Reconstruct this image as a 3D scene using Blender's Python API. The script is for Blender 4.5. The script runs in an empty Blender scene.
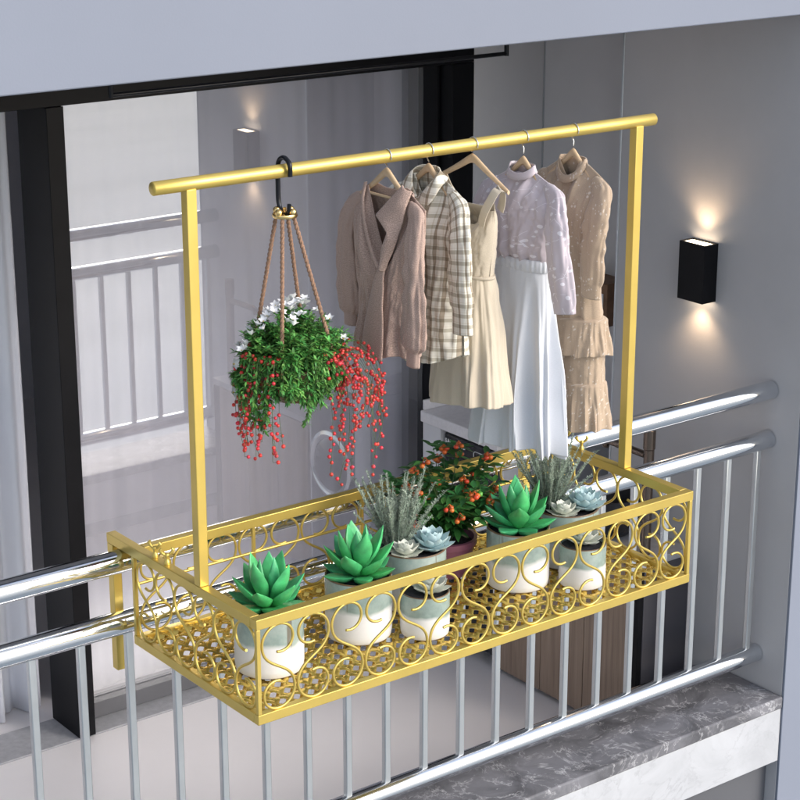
import bpy, math, random
from math import sin, cos, pi, sqrt, atan2, radians
from mathutils import Vector, Matrix, noise

S = bpy.context.scene
COL = S.collection
random.seed(7)

# ------------------------------------------------------------------ helpers
class MB:
    def __init__(self):
        self.v = []; self.f = []; self.uv = None; self.mi = None
    def add(self, vs, fs):
        o = len(self.v)
        self.v.extend([tuple(p) for p in vs])
        self.f.extend([tuple(i + o for i in q) for q in fs])
    def box(self, a, b):
        x0, y0, z0 = a; x1, y1, z1 = b
        self.add([(x0,y0,z0),(x1,y0,z0),(x1,y1,z0),(x0,y1,z0),(x0,y0,z1),(x1,y0,z1),(x1,y1,z1),(x0,y1,z1)],
                 [(0,3,2,1),(4,5,6,7),(0,1,5,4),(1,2,6,5),(2,3,7,6),(3,0,4,7)])
    def tube(self, pts, r, n=10, cap=True, flat=None):
        P = [Vector(p) for p in pts]
        m = len(P)
        rr = r if isinstance(r, (list, tuple)) else [r] * m
        t0 = (P[1] - P[0]).normalized()
        up = Vector((0,0,1)) if abs(t0.z) < .9 else Vector((1,0,0))
        nrm = t0.cross(up).normalized()
        vs = []; fs = []
        for i in range(m):
            if i == 0: t = (P[1]-P[0])
            elif i == m-1: t = (P[-1]-P[-2])
            else: t = (P[i+1]-P[i-1])
            t.normalize()
            nrm = (nrm - t * nrm.dot(t)).normalized()
            bn = t.cross(nrm)
            for k in range(n):
                a = 2*pi*k/n
                c = cos(a); s_ = sin(a)*(flat if flat else 1)
                vs.append(P[i] + (nrm*c + bn*s_) * rr[i])
        for i in range(m-1):
            for k in range(n):
                a = i*n+k; b = i*n+(k+1) % n
                fs.append((a, b, b+n, a+n))
        if cap:
            fs.append(tuple(range(n-1, -1, -1)))
            fs.append(tuple((m-1)*n+k for k in range(n)))
        self.add(vs, fs)
    def lathe(self, prof, c=(0,0,0), n=48, wob=0):
        vs = []; fs = []
        m = len(prof)
        for (r, z) in prof:
            for k in range(n):
                a = 2*pi*k/n
                vs.append((c[0]+r*cos(a), c[1]+r*sin(a), c[2]+z))
        for i in range(m-1):
            for k in range(n):
                a = i*n+k; b = i*n+(k+1) % n
                fs.append((a, b, b+n, a+n))
        fs.append(tuple(range(n-1, -1, -1)))
        fs.append(tuple((m-1)*n+k for k in range(n)))
        self.add(vs, fs)
    def sphere(self, c, r, nu=10, nv=7):
        vs = [(c[0], c[1], c[2]-r)]; fs = []
        for j in range(1, nv):
            ph = -pi/2+pi*j/nv
            for k in range(nu):
                a = 2*pi*k/nu
                vs.append((c[0]+r*cos(ph)*cos(a), c[1]+r*cos(ph)*sin(a), c[2]+r*sin(ph)))
        vs.append((c[0], c[1], c[2]+r)); L = len(vs)-1
        for k in range(nu): fs.append((0, 1+(k+1) % nu, 1+k))
        for j in range(nv-2):
            for k in range(nu):
                a = 1+j*nu+k; b = 1+j*nu+(k+1) % nu
                fs.append((a, b, b+nu, a+nu))
        for k in range(nu):
            fs.append((1+(nv-2)*nu+k, 1+(nv-2)*nu+(k+1) % nu, L))
        self.add(vs, fs)
    def build(self, name, mat, parent=None, smooth=None, bevel=0, uvs=None, merge=0, solid=0, seg=2):
        me = bpy.data.meshes.new(name)
        me.from_pydata(self.v, [], self.f)
        if uvs is not None:
            ul = me.uv_layers.new(name='UVMap')
            for l in me.loops:
                ul.data[l.index].uv = uvs[l.vertex_index]
        if mat:
            me.materials.append(mat)
        o = bpy.data.objects.new(name, me); COL.objects.link(o)
        if parent: o.parent = parent
        if merge:
            import bmesh
            bm = bmesh.new(); bm.from_mesh(me)
            bmesh.ops.remove_doubles(bm, verts=bm.verts, dist=merge)
            bmesh.ops.recalc_face_normals(bm, faces=bm.faces)
            bm.to_mesh(me); bm.free()
        if smooth is not None:
            me.polygons.foreach_set('use_smooth', [True]*len(me.polygons))
            if smooth < 179:
                me.set_sharp_from_angle(angle=radians(smooth))
        if bevel:
            md = o.modifiers.new('bevel', 'BEVEL'); md.width = bevel; md.segments = seg; md.limit_method = 'ANGLE'
            md.harden_normals = False
            me.polygons.foreach_set('use_smooth', [True]*len(me.polygons))
            me.set_sharp_from_angle(angle=radians(40))
        if solid:
            md = o.modifiers.new('cloth', 'SOLIDIFY'); md.thickness = solid; md.offset = 0
        return o

def tag(o, label=None, cat=None, group=None, kind=None):
    if label: o['label'] = label
    if cat: o['category'] = cat
    if group: o['group'] = group
    if kind: o['kind'] = kind
    return o

def empty(name, loc, label, cat, group=None):
    o = bpy.data.objects.new(name, None); COL.objects.link(o)
    o.location = loc; o.empty_display_size = .05
    return tag(o, label, cat, group)

def dup(o, parent=None):
    c = o.copy(); COL.objects.link(c)
    if parent: c.parent = parent
    for ch in list(o.children): dup(ch, c)
    return c

def boxo(name, a, b, mat, parent=None, bevel=.002):
    m = MB(); m.box(a, b)
    return m.build(name, mat, parent, bevel=bevel)

def sst(a, b, x):
    t = min(1, max(0, (x-a)/(b-a))); return t*t*(3-2*t)
def lerp(a, b, t): return a+(b-a)*t
def pw(x, pts):
    """smooth piecewise interpolation"""
    if x <= pts[0][0]: return pts[0][1]
    for (x0, y0), (x1, y1) in zip(pts, pts[1:]):
        if x <= x1:
            t = (x-x0)/(x1-x0); t = t*t*(3-2*t)*.6+t*.4
            return y0+(y1-y0)*t
    return pts[-1][1]
def catmull(P, n):
    P = [Vector(p) for p in P]
    Q = [P[0]*2-P[1]] + P + [P[-1]*2-P[-2]]
    out = []
    N = len(P)-1
    for i in range(n):
        u = i/(n-1)*N; k = min(int(u), N-1); t = u-k
        a, b, c, d = Q[k], Q[k+1], Q[k+2], Q[k+3]
        out.append(.5*((2*b)+(c-a)*t+(2*a-5*b+4*c-d)*t*t+(3*b-a-3*c+d)*t**3))
    return out

# ------------------------------------------------------------------ materials
def new_mat(name):
    m = bpy.data.materials.new(name); m.use_nodes = True
    nt = m.node_tree
    b = nt.nodes['Principled BSDF']
    return m, nt, b
def N(nt, t, **kw):
    n = nt.nodes.new(t)
    for k, v in kw.items(): setattr(n, k, v)
    return n
def setin(n, **kw):
    for k, v in kw.items():
        n.inputs[k.replace('_', ' ')].default_value = v
def rgba(c): return (c[0], c[1], c[2], 1)

def pmat(name, col, rough=.5, metal=0, var=.08, vscale=6, bump=0, bscale=60, spec=.5, coat=0, sheen=0, sub=0, trans=0, rvar=0, coord='Object', isl=0, ihue=0):
    m, nt, b = new_mat(name)
    L = nt.links
    b.inputs['Roughness'].default_value = rough
    b.inputs['Metallic'].default_value = metal
    b.inputs['Specular IOR Level'].default_value = spec
    if coat:
        b.inputs['Coat Weight'].default_value = coat; b.inputs['Coat Roughness'].default_value = .08
    if sheen:
        b.inputs['Sheen Weight'].default_value = sheen; b.inputs['Sheen Roughness'].default_value = .5
    tc = N(nt, 'ShaderNodeTexCoord')
    nz = N(nt, 'ShaderNodeTexNoise'); setin(nz, Scale=vscale, Detail=5., Roughness=.6)
    L.new(tc.outputs[coord], nz.inputs['Vector'])
    rp = N(nt, 'ShaderNodeValToRGB')
    rp.color_ramp.elements[0].position = .3; rp.color_ramp.elements[1].position = .7
    rp.color_ramp.elements[0].color = rgba([c*(1-var) for c in col])
    rp.color_ramp.elements[1].color = rgba([min(1, c*(1+var)) for c in col])
    L.new(nz.outputs['Fac'], rp.inputs['Fac'])
    if isl:
        ge = N(nt, 'ShaderNodeNewGeometry'); hs = N(nt, 'ShaderNodeHueSaturation')
        m1 = N(nt, 'ShaderNodeMapRange'); setin(m1, To_Min=1-isl, To_Max=1+isl); L.new(ge.outputs['Random Per Island'], m1.inputs['Value'])
        mm = N(nt, 'ShaderNodeMath', operation='MULTIPLY'); mm.inputs[1].default_value = 7.31; L.new(ge.outputs['Random Per Island'], mm.inputs[0])
        fr = N(nt, 'ShaderNodeMath', operation='FRACT'); L.new(mm.outputs[0], fr.inputs[0])
        m2 = N(nt, 'ShaderNodeMapRange'); setin(m2, To_Min=.5-ihue, To_Max=.5+ihue); L.new(fr.outputs[0], m2.inputs['Value'])
        L.new(m1.outputs['Result'], hs.inputs['Value']); L.new(m2.outputs['Result'], hs.inputs['Hue']); L.new(rp.outputs['Color'], hs.inputs['Color'])
        L.new(hs.outputs['Color'], b.inputs['Base Color'])
    else:
        L.new(rp.outputs['Color'], b.inputs['Base Color'])
    if rvar:
        mr = N(nt, 'ShaderNodeMapRange'); setin(mr, To_Min=rough-rvar, To_Max=rough+rvar)
        L.new(nz.outputs['Fac'], mr.inputs['Value']); L.new(mr.outputs['Result'], b.inputs['Roughness'])
    if bump:
        n2 = N(nt, 'ShaderNodeTexNoise'); setin(n2, Scale=bscale, Detail=4.)
        L.new(tc.outputs[coord], n2.inputs['Vector'])
        bp = N(nt, 'ShaderNodeBump'); setin(bp, Strength=bump, Distance=.002)
        L.new(n2.outputs['Fac'], bp.inputs['Height']); L.new(bp.outputs['Normal'], b.inputs['Normal'])
    if sub:
        b.inputs['Subsurface Weight'].default_value = sub
        b.inputs['Subsurface Radius'].default_value = (.01, .01, .01)
    return m

M = {}
M['gold'] = pmat('satin_gold_paint', (.64, .475, .122), .36, .66, .05, 9, .05, 400, rvar=.04)
M['gold_floor'] = pmat('bright_gold_wire', (.72, .51, .12), .27, .85, .06, 14, rvar=.05)
M['chrome'] = pmat('polished_stainless', (.72, .74, .77), .10, 1, .04, 5, rvar=.025)
M['brushed'] = pmat('satin_stainless', (.56, .585, .60), .30, .85, .05, 6)
M['black_frame'] = pmat('black_powder_coat', (.0055, .0055, .007), .45, 0, .2, 8, .05, 300, spec=.15)
M['black_metal'] = pmat('black_metal', (.015, .016, .02), .25, .6, .15, 8)
M['wall'] = pmat('painted_render', (.455, .445, .457), .62, 0, .05, 2.2, .12, 180)
M['beam'] = pmat('painted_fascia', (.19, .212, .268), .7, 0, .035, 1.1, .1, 160)
M['ceiling'] = pmat('ceiling_paint', (.42, .42, .44), .85, 0, .03, 2)
M['room'] = pmat('room_paint', (.60, .59, .62), .85, 0, .03, 2)
M['floor'] = pmat('pale_floor_tile', (.82, .785, .785), .42, 0, .03, 1.4, .03, 60, rvar=.06)
M['sill'] = pmat('grey_stone_sill', (.36, .36, .38), .55, 0, .12, 40)
M['panel'] = pmat('gloss_wall_panel', (.66, .64, .65), .16, 0, .05, 2, spec=.6, rvar=.05)
M['counter'] = pmat('white_quartz', (.74, .72, .74), .35, 0, .06, 55)
M['cab_white'] = pmat('white_laminate', (.66, .66, .69), .45, 0, .03, 3)
M['washer'] = pmat('dark_appliance', (.018, .019, .024), .22, .2, .1, 6)
M['dark_glass'] = pmat('smoked_door_glass', (.01, .01, .012), .04, 0, .1, 6)
M['print'] = pmat('pale_print', (.75, .75, .77), .5)
M['bronze'] = pmat('bronze_metal', (.20, .155, .125), .25, .95, .08, 12)
M['basin'] = pmat('dark_basin', (.03, .03, .035), .2, 0, .1, 9)
M['dark_stone'] = pmat('dark_stone', (.06, .058, .065), .3, 0, .3, 14)
M['dark_panel'] = pmat('charcoal_laminate', (.16, .155, .165), .42, 0, .06, 3)
M['hanger'] = pmat('beech_wood', (.56, .40, .245), .45, 0, .14, 30, .05, 200)
M['wire'] = pmat('hook_steel', (.72, .70, .66), .25, 1, .05)
M['soil'] = pmat('dark_gravel_soil', (.022, .021, .026), .9, 0, .5, 120, .9, 260)
M['rope'] = pmat('brown_cord', (.28, .165, .105), .8, 0, .3, 160, .6, 700)
M['bowl'] = pmat('brown_planter', (.12, .07, .045), .4, 0, .25, 25)
M['brass'] = pmat('brass_fitting', (.80, .58, .25), .2, 1, .06, 20)
M['purple_pot'] = pmat('purple_plastic_pot', (.20, .07, .12), .4, 0, .12, 10)
M['curtain'] = pmat('white_curtain_cloth', (.80, .81, .86), .85, 0, .03, 4, .1, 400)
M['sheer'] = pmat('grey_lilac_curtain_cloth', (.74, .73, .80), .85, 0, .03, 4, .1, 400)
M['succ'] = pmat('green_succulent_skin', (.062, .39, .145), .40, 0, .34, 22, .05, 150, coat=.08, isl=.22, ihue=.018)
M['succ_blue'] = pmat('pale_blue_succulent_skin', (.50, .66, .68), .5, 0, .10, 25, isl=.12, ihue=.01)
M['succ_white'] = pmat('ivory_succulent_skin', (.66, .68, .60), .5, 0, .10, 25, isl=.12, ihue=.01)
M['lav'] = pmat('silvery_needle_leaf', (.38, .45, .37), .7, 0, .25, 30, isl=.35, ihue=.02)
M['leaf_dark'] = pmat('dark_gloss_leaf', (.045, .17, .038), .36, 0, .35, 14, isl=.45, ihue=.025)
M['leaf_hang'] = pmat('trailing_leaf', (.10, .285, .06), .5, 0, .40, 16, isl=.55, ihue=.03)
M['stem'] = pmat('green_stem', (.07, .12, .04), .6)
M['berry_red'] = pmat('red_berry_skin', (.56, .030, .034), .3, 0, .15, 50, isl=.3, ihue=.006)
M['berry_orange'] = pmat('orange_red_berry_skin', (.62, .10, .025), .3, 0, .2, 40, isl=.3, ihue=.02)
M['berry_green'] = pmat('green_berry_skin', (.10, .32, .05), .3, 0, .2, 50)
M['petal'] = pmat('white_petal', (.85, .85, .86), .6, 0, .04, 50)
M['pollen'] = pmat('yellow_flower_eye', (.7, .5, .05), .7)
M['recess'] = pmat('dark_grey_render', (.085, .088, .10), .7, 0, .06, 3)
M['grey_dark'] = pmat('dark_grey_laminate', (.06, .058, .068), .42, 0, .06, 3)
M['grey_mid'] = pmat('grey_aluminium', (.13, .13, .14), .45, 0, .06, 6)
M['wood_dark'] = pmat('walnut_wood', (.22, .115, .06), .5, 0, .25, 20)

def mat_marble(name, base, vein, sc, rough, lo=.5, hi=1.5, spec=.5):
    m, nt, b = new_mat(name); L = nt.links
    tc = N(nt, 'ShaderNodeTexCoord')
    n1 = N(nt, 'ShaderNodeTexNoise'); setin(n1, Scale=sc*.7, Detail=8., Roughness=.65, Distortion=.8)
    L.new(tc.outputs['Object'], n1.inputs['Vector'])
    mx = N(nt, 'ShaderNodeMixRGB', blend_type='ADD'); mx.inputs['Fac'].default_value = .5
    L.new(tc.outputs['Object'], mx.inputs[1]); L.new(n1.outputs['Color'], mx.inputs[2])
    vo = N(nt, 'ShaderNodeTexVoronoi', feature='DISTANCE_TO_EDGE'); setin(vo, Scale=sc)
    L.new(mx.outputs[0], vo.inputs['Vector'])
    r1 = N(nt, 'ShaderNodeValToRGB')
    r1.color_ramp.elements[0].position = 0; r1.color_ramp.elements[0].color = (1,1,1,1)
    r1.color_ramp.elements[1].position = .06; r1.color_ramp.elements[1].color = (0,0,0,1)
    L.new(vo.outputs['Distance'], r1.inputs['Fac'])
    n2 = N(nt, 'ShaderNodeTexNoise'); setin(n2, Scale=sc*1.3, Detail=6., Roughness=.7)
    L.new(tc.outputs['Object'], n2.inputs['Vector'])
    r2 = N(nt, 'ShaderNodeValToRGB')
    r2.color_ramp.elements[0].position = .42; r2.color_ramp.elements[0].color = (0,0,0,1)
    r2.color_ramp.elements[1].position = .68; r2.color_ramp.elements[1].color = (1,1,1,1)
    L.new(n2.outputs['Fac'], r2.inputs['Fac'])
    mu = N(nt, 'ShaderNodeMath', operation='MULTIPLY')
    L.new(r1.outputs['Color'], mu.inputs[0]); L.new(r2.outputs['Color'], mu.inputs[1])
    r3 = N(nt, 'ShaderNodeValToRGB')
    r3.color_ramp.elements[0].position = .3; r3.color_ramp.elements[1].position = .72
    r3.color_ramp.elements[0].color = rgba([c*lo for c in base]); r3.color_ramp.elements[1].color = rgba([min(1, c*hi) for c in base])
    L.new(n1.outputs['Fac'], r3.inputs['Fac'])
    m2 = N(nt, 'ShaderNodeMixRGB'); L.new(mu.outputs[0], m2.inputs['Fac'])
    L.new(r3.outputs['Color'], m2.inputs[1]); m2.inputs[2].default_value = rgba(vein)
    L.new(m2.outputs[0], b.inputs['Base Color']); b.inputs['Roughness'].default_value = rough; b.inputs['Specular IOR Level'].default_value = spec
    return m
M['marble_dark'] = mat_marble('grey_marble', (.15, .15, .165), (.58, .58, .60), 8, .42, spec=.12)
M['marble_white'] = mat_marble('white_marble', (.44, .45, .475), (.33, .33, .355), 6, .35, lo=.88, hi=1.12)

def mat_wood(name, c1, c2):
    m, nt, b = new_mat(name); L = nt.links
    tc = N(nt, 'ShaderNodeTexCoord'); mp = N(nt, 'ShaderNodeMapping'); mp.inputs['Scale'].default_value = (30, 30, 1.2)
    L.new(tc.outputs['Object'], mp.inputs['Vector'])
    nz = N(nt, 'ShaderNodeTexNoise'); setin(nz, Scale=2.2, Detail=7., Roughness=.65, Distortion=.4)
    L.new(mp.outputs['Vector'], nz.inputs['Vector'])
    rp = N(nt, 'ShaderNodeValToRGB'); rp.color_ramp.elements[0].position = .3; rp.color_ramp.elements[1].position = .7
    rp.color_ramp.elements[0].color = rgba(c1); rp.color_ramp.elements[1].color = rgba(c2)
    L.new(nz.outputs['Fac'], rp.inputs['Fac']); L.new(rp.outputs['Color'], b.inputs['Base Color'])
    b.inputs['Roughness'].default_value = .5
    bp = N(nt, 'ShaderNodeBump'); setin(bp, Strength=.15, Distance=.002)
    L.new(nz.outputs['Fac'], bp.inputs['Height']); L.new(bp.outputs['Normal'], b.inputs['Normal'])
    return m
M['wood'] = mat_wood('grey_brown_wood_veneer', (.225, .155, .112), (.37, .27, .20))

def mat_glass():
    m, nt, b = new_mat('reflective_door_glass'); L = nt.links
    nt.nodes.remove(b); out = nt.nodes['Material Output']
    gl = N(nt, 'ShaderNodeBsdfGlossy'); gl.inputs['Color'].default_value = (.92, .93, .95, 1); gl.inputs['Roughness'].default_value = .016
    tr = N(nt, 'ShaderNodeBsdfTransparent'); tr.inputs['Color'].default_value = (.96, .96, .98, 1)
    geo = N(nt, 'ShaderNodeNewGeometry')
    fr = N(nt, 'ShaderNodeMath', operation='MULTIPLY_ADD'); fr.inputs[1].default_value = -.42; fr.inputs[2].default_value = .42
    L.new(geo.outputs['Backfacing'], fr.inputs[0])
    mx = N(nt, 'ShaderNodeMixShader'); L.new(fr.outputs[0], mx.inputs[0])
    L.new(tr.outputs[0], mx.inputs[1]); L.new(gl.outputs[0], mx.inputs[2])
    df = N(nt, 'ShaderNodeBsdfDiffuse'); df.inputs['Color'].default_value = (.80, .79, .82, 1)      # milky haze mixed into the glass colour to brighten the dark view through
    dm = N(nt, 'ShaderNodeMath', operation='MULTIPLY_ADD'); dm.inputs[1].default_value = -.15; dm.inputs[2].default_value = .15
    L.new(geo.outputs['Backfacing'], dm.inputs[0])
    m2 = N(nt, 'ShaderNodeMixShader'); L.new(dm.outputs[0], m2.inputs[0]); L.new(mx.outputs[0], m2.inputs[1]); L.new(df.outputs[0], m2.inputs[2])
    L.new(m2.outputs[0], out.inputs['Surface'])
    return m
M['glass'] = mat_glass()

def emit(name, col, st):
    m, nt, b = new_mat(name)
    b.inputs['Base Color'].default_value = rgba(col); b.inputs['Emission Color'].default_value = rgba(col)
    b.inputs['Emission Strength'].default_value = st
    return m
M['lamp'] = emit('warm_lamp_diffuser', (1, .80, .56), 4)

def mat_pot():
    m, nt, b = new_mat('half_glazed_ceramic'); L = nt.links
    tc = N(nt, 'ShaderNodeTexCoord'); sp = N(nt, 'ShaderNodeSeparateXYZ'); L.new(tc.outputs['Generated'], sp.inputs[0])
    nz = N(nt, 'ShaderNodeTexNoise'); setin(nz, Scale=14., Detail=6., Roughness=.65); L.new(tc.outputs['Object'], nz.inputs['Vector'])
    nb = N(nt, 'ShaderNodeTexNoise'); setin(nb, Scale=9., Detail=3.); L.new(tc.outputs['Object'], nb.inputs['Vector'])
    # wavy boundary between glaze and bare white
    ma = N(nt, 'ShaderNodeMath', operation='MULTIPLY_ADD'); ma.inputs[1].default_value = .34; L.new(nb.outputs['Fac'], ma.inputs[0])
    L.new(sp.outputs['Z'], ma.inputs[2])
    rb = N(nt, 'ShaderNodeValToRGB'); rb.color_ramp.elements[0].position = .62; rb.color_ramp.elements[1].position = .70
    L.new(ma.outputs[0], rb.inputs['Fac'])
    gz = N(nt, 'ShaderNodeValToRGB')
    e = gz.color_ramp.elements; e[0].position = .28; e[0].color = (.20, .27, .25, 1); e[1].position = .72; e[1].color = (.44, .51, .47, 1)
    k = e.new(.5); k.color = (.31, .39, .36, 1)
    L.new(nz.outputs['Fac'], gz.inputs['Fac'])
    # sparse brown drip streaks running down from the rim
    mp = N(nt, 'ShaderNodeMapping'); mp.inputs['Scale'].default_value = (38, 38, 3.5); L.new(tc.outputs['Object'], mp.inputs['Vector'])
    dn = N(nt, 'ShaderNodeTexNoise'); setin(dn, Scale=1., Detail=2.); L.new(mp.outputs['Vector'], dn.inputs['Vector'])
    dr = N(nt, 'ShaderNodeValToRGB'); dr.color_ramp.elements[0].position = .68; dr.color_ramp.elements[1].position = .73
    L.new(dn.outputs['Fac'], dr.inputs['Fac'])
    md = N(nt, 'ShaderNodeMath', operation='MULTIPLY'); md.inputs[1].default_value = .7; L.new(dr.outputs['Color'], md.inputs[0])
    m1 = N(nt, 'ShaderNodeMixRGB'); L.new(md.outputs[0], m1.inputs['Fac']); L.new(gz.outputs['Color'], m1.inputs[1]); m1.inputs[2].default_value = (.13, .075, .035, 1)
    m2 = N(nt, 'ShaderNodeMixRGB'); L.new(rb.outputs['Color'], m2.inputs['Fac']); m2.inputs[1].default_value = (.76, .76, .77, 1)
    L.new(m1.outputs[0], m2.inputs[2])
    # thin brown rim and foot line
    rr = N(nt, 'ShaderNodeValToRGB'); e = rr.color_ramp.elements
    e[0].position = .0; e[0].color = (1,1,1,1); e[1].position = .025; e[1].color = (0,0,0,1)
    k = e.new(.972); k.color = (0,0,0,1); k = e.new(.985); k.color = (1,1,1,1)
    L.new(sp.outputs['Z'], rr.inputs['Fac'])
    m3 = N(nt, 'ShaderNodeMixRGB'); L.new(rr.outputs['Color'], m3.inputs['Fac']); L.new(m2.outputs[0], m3.inputs[1]); m3.inputs[2].default_value = (.16, .09, .05, 1)
    L.new(m3.outputs[0], b.inputs['Base Color'])
    rg = N(nt, 'ShaderNodeMapRange'); setin(rg, To_Min=.5, To_Max=.18); L.new(rb.outputs['Color'], rg.inputs['Value']); L.new(rg.outputs['Result'], b.inputs['Roughness'])
    return m
M['pot'] = mat_pot()

# ---- cloth
def cloth_base(name, rough=.85, sheen=.25, weave=700, wb=.25):
    m, nt, b = new_mat(name); L = nt.links
    tc = N(nt, 'ShaderNodeTexCoord')
    b.inputs['Roughness'].default_value = rough
    b.inputs['Sheen Weight'].default_value = sheen
    b.inputs['Specular IOR Level'].default_value = .25
    wv = N(nt, 'ShaderNodeTexNoise'); setin(wv, Scale=float(weave), Detail=2.)
    L.new(tc.outputs['UV'], wv.inputs['Vector'])
    wr = N(nt, 'ShaderNodeTexNoise'); setin(wr, Scale=22., Detail=4.)
    L.new(tc.outputs['UV'], wr.inputs['Vector'])
    ad = N(nt, 'ShaderNodeMath', operation='MULTIPLY_ADD'); ad.inputs[1].default_value = .25
    L.new(wv.outputs['Fac'], ad.inputs[0]); L.new(wr.outputs['Fac'], ad.inputs[2])
    bp = N(nt, 'ShaderNodeBump'); setin(bp, Strength=wb, Distance=.006)
    L.new(ad.outputs[0], bp.inputs['Height']); L.new(bp.outputs['Normal'], b.inputs['Normal'])
    return m, nt, b, tc, wv
def cloth_plain(name, col, var=.10, weave=700, rough=.85, wb=.25, fleck=0, sheen=.25):
    m, nt, b, tc, wv = cloth_base(name, rough, sheen, weave, wb)
    L = nt.links
    rp = N(nt, 'ShaderNodeValToRGB'); rp.color_ramp.elements[0].position = .3; rp.color_ramp.elements[1].position = .7
    rp.color_ramp.elements[0].color = rgba([c*(1-var) for c in col]); rp.color_ramp.elements[1].color = rgba([min(1, c*(1+var)) for c in col])
    L.new(wv.outputs['Fac'], rp.inputs['Fac'])
    last = rp.outputs['Color']
    if fleck:
        vo = N(nt, 'ShaderNodeTexVoronoi'); setin(vo, Scale=float(fleck)); L.new(tc.outputs['UV'], vo.inputs['Vector'])
        sp = N(nt, 'ShaderNodeSeparateColor'); L.new(vo.outputs['Color'], sp.inputs[0])
        # dot radius differs from cell to cell, a third of the cells stay empty
        th = N(nt, 'ShaderNodeMapRange'); setin(th, From_Min=.15, From_Max=1., To_Min=.0, To_Max=.36); L.new(sp.outputs['Red'], th.inputs['Value'])
        lt = N(nt, 'ShaderNodeMath', operation='LESS_THAN'); L.new(vo.outputs['Distance'], lt.inputs[0]); L.new(th.outputs['Result'], lt.inputs[1])
        mf = N(nt, 'ShaderNodeMath', operation='MULTIPLY'); mf.inputs[1].default_value = .6; L.new(lt.outputs[0], mf.inputs[0])
        mx = N(nt, 'ShaderNodeMixRGB'); L.new(mf.outputs[0], mx.inputs['Fac']); L.new(last, mx.inputs[1]); mx.inputs[2].default_value = (.68, .62, .55, 1)
        last = mx.outputs[0]
    L.new(last, b.inputs['Base Color'])
    return m
M['cardigan'] = cloth_plain('rose_taupe_knit', (.40, .285, .235), .38, 420, .7, .35, sheen=.12)
M['linen'] = cloth_plain('cream_linen', (.53, .46, .36), .08, 600, .8)
M['chiffon'] = cloth_plain('white_chiffon', (.60, .618, .66), .03, 500, .6, .12)
M['tiered'] = cloth_plain('beige_spotted_chiffon', (.415, .315, .225), .10, 500, .75, .25, fleck=95)

def mat_plaid():
    m, nt, b, tc, wv = cloth_base('brown_cream_plaid', .85, .2, 600, .25); L = nt.links
    sp = N(nt, 'ShaderNodeSeparateXYZ'); L.new(tc.outputs['UV'], sp.inputs[0])
    def bands(sock, sc, ph, stops):
        ma = N(nt, 'ShaderNodeMath', operation='MULTIPLY_ADD'); ma.inputs[1].default_value = sc; ma.inputs[2].default_value = ph; L.new(sock, ma.inputs[0])
        fr = N(nt, 'ShaderNodeMath', operation='FRACT'); L.new(ma.outputs[0], fr.inputs[0])
        r = N(nt, 'ShaderNodeValToRGB'); r.color_ramp.interpolation = 'CONSTANT'
        e = r.color_ramp.elements; e[0].position = 0; e[0].color = rgba(stops[0][1]); e[1].position = stops[1][0]; e[1].color = rgba(stops[1][1])
        for p, c in stops[2:]:
            k = e.new(p); k.color = rgba(c)
        L.new(fr.outputs[0], r.inputs['Fac']); return r.outputs['Color']
    W = (1, 1, 1); D = (.50, .44, .385); G = (.64, .62, .57); Lt = (.86, .83, .78)
    A = bands(sp.outputs['X'], 29., .1, [(0, W), (.30, D), (.55, W), (.72, Lt), (.80, W)])
    B = bands(sp.outputs['Y'], 38., .3, [(0, W), (.36, G), (.72, W), (.86, Lt), (.92, W)])
    mu = N(nt, 'ShaderNodeMixRGB', blend_type='MULTIPLY'); mu.inputs['Fac'].default_value = 1; L.new(A, mu.inputs[1]); L.new(B, mu.inputs[2])
    m2 = N(nt, 'ShaderNodeMixRGB', blend_type='MULTIPLY'); m2.inputs['Fac'].default_value = 1; L.new(mu.outputs[0], m2.inputs[1]); m2.inputs[2].default_value = (.74, .71, .62, 1)
    L.new(m2.outputs[0], b.inputs['Base Color']); return m
M['plaid'] = mat_plaid()

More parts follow.
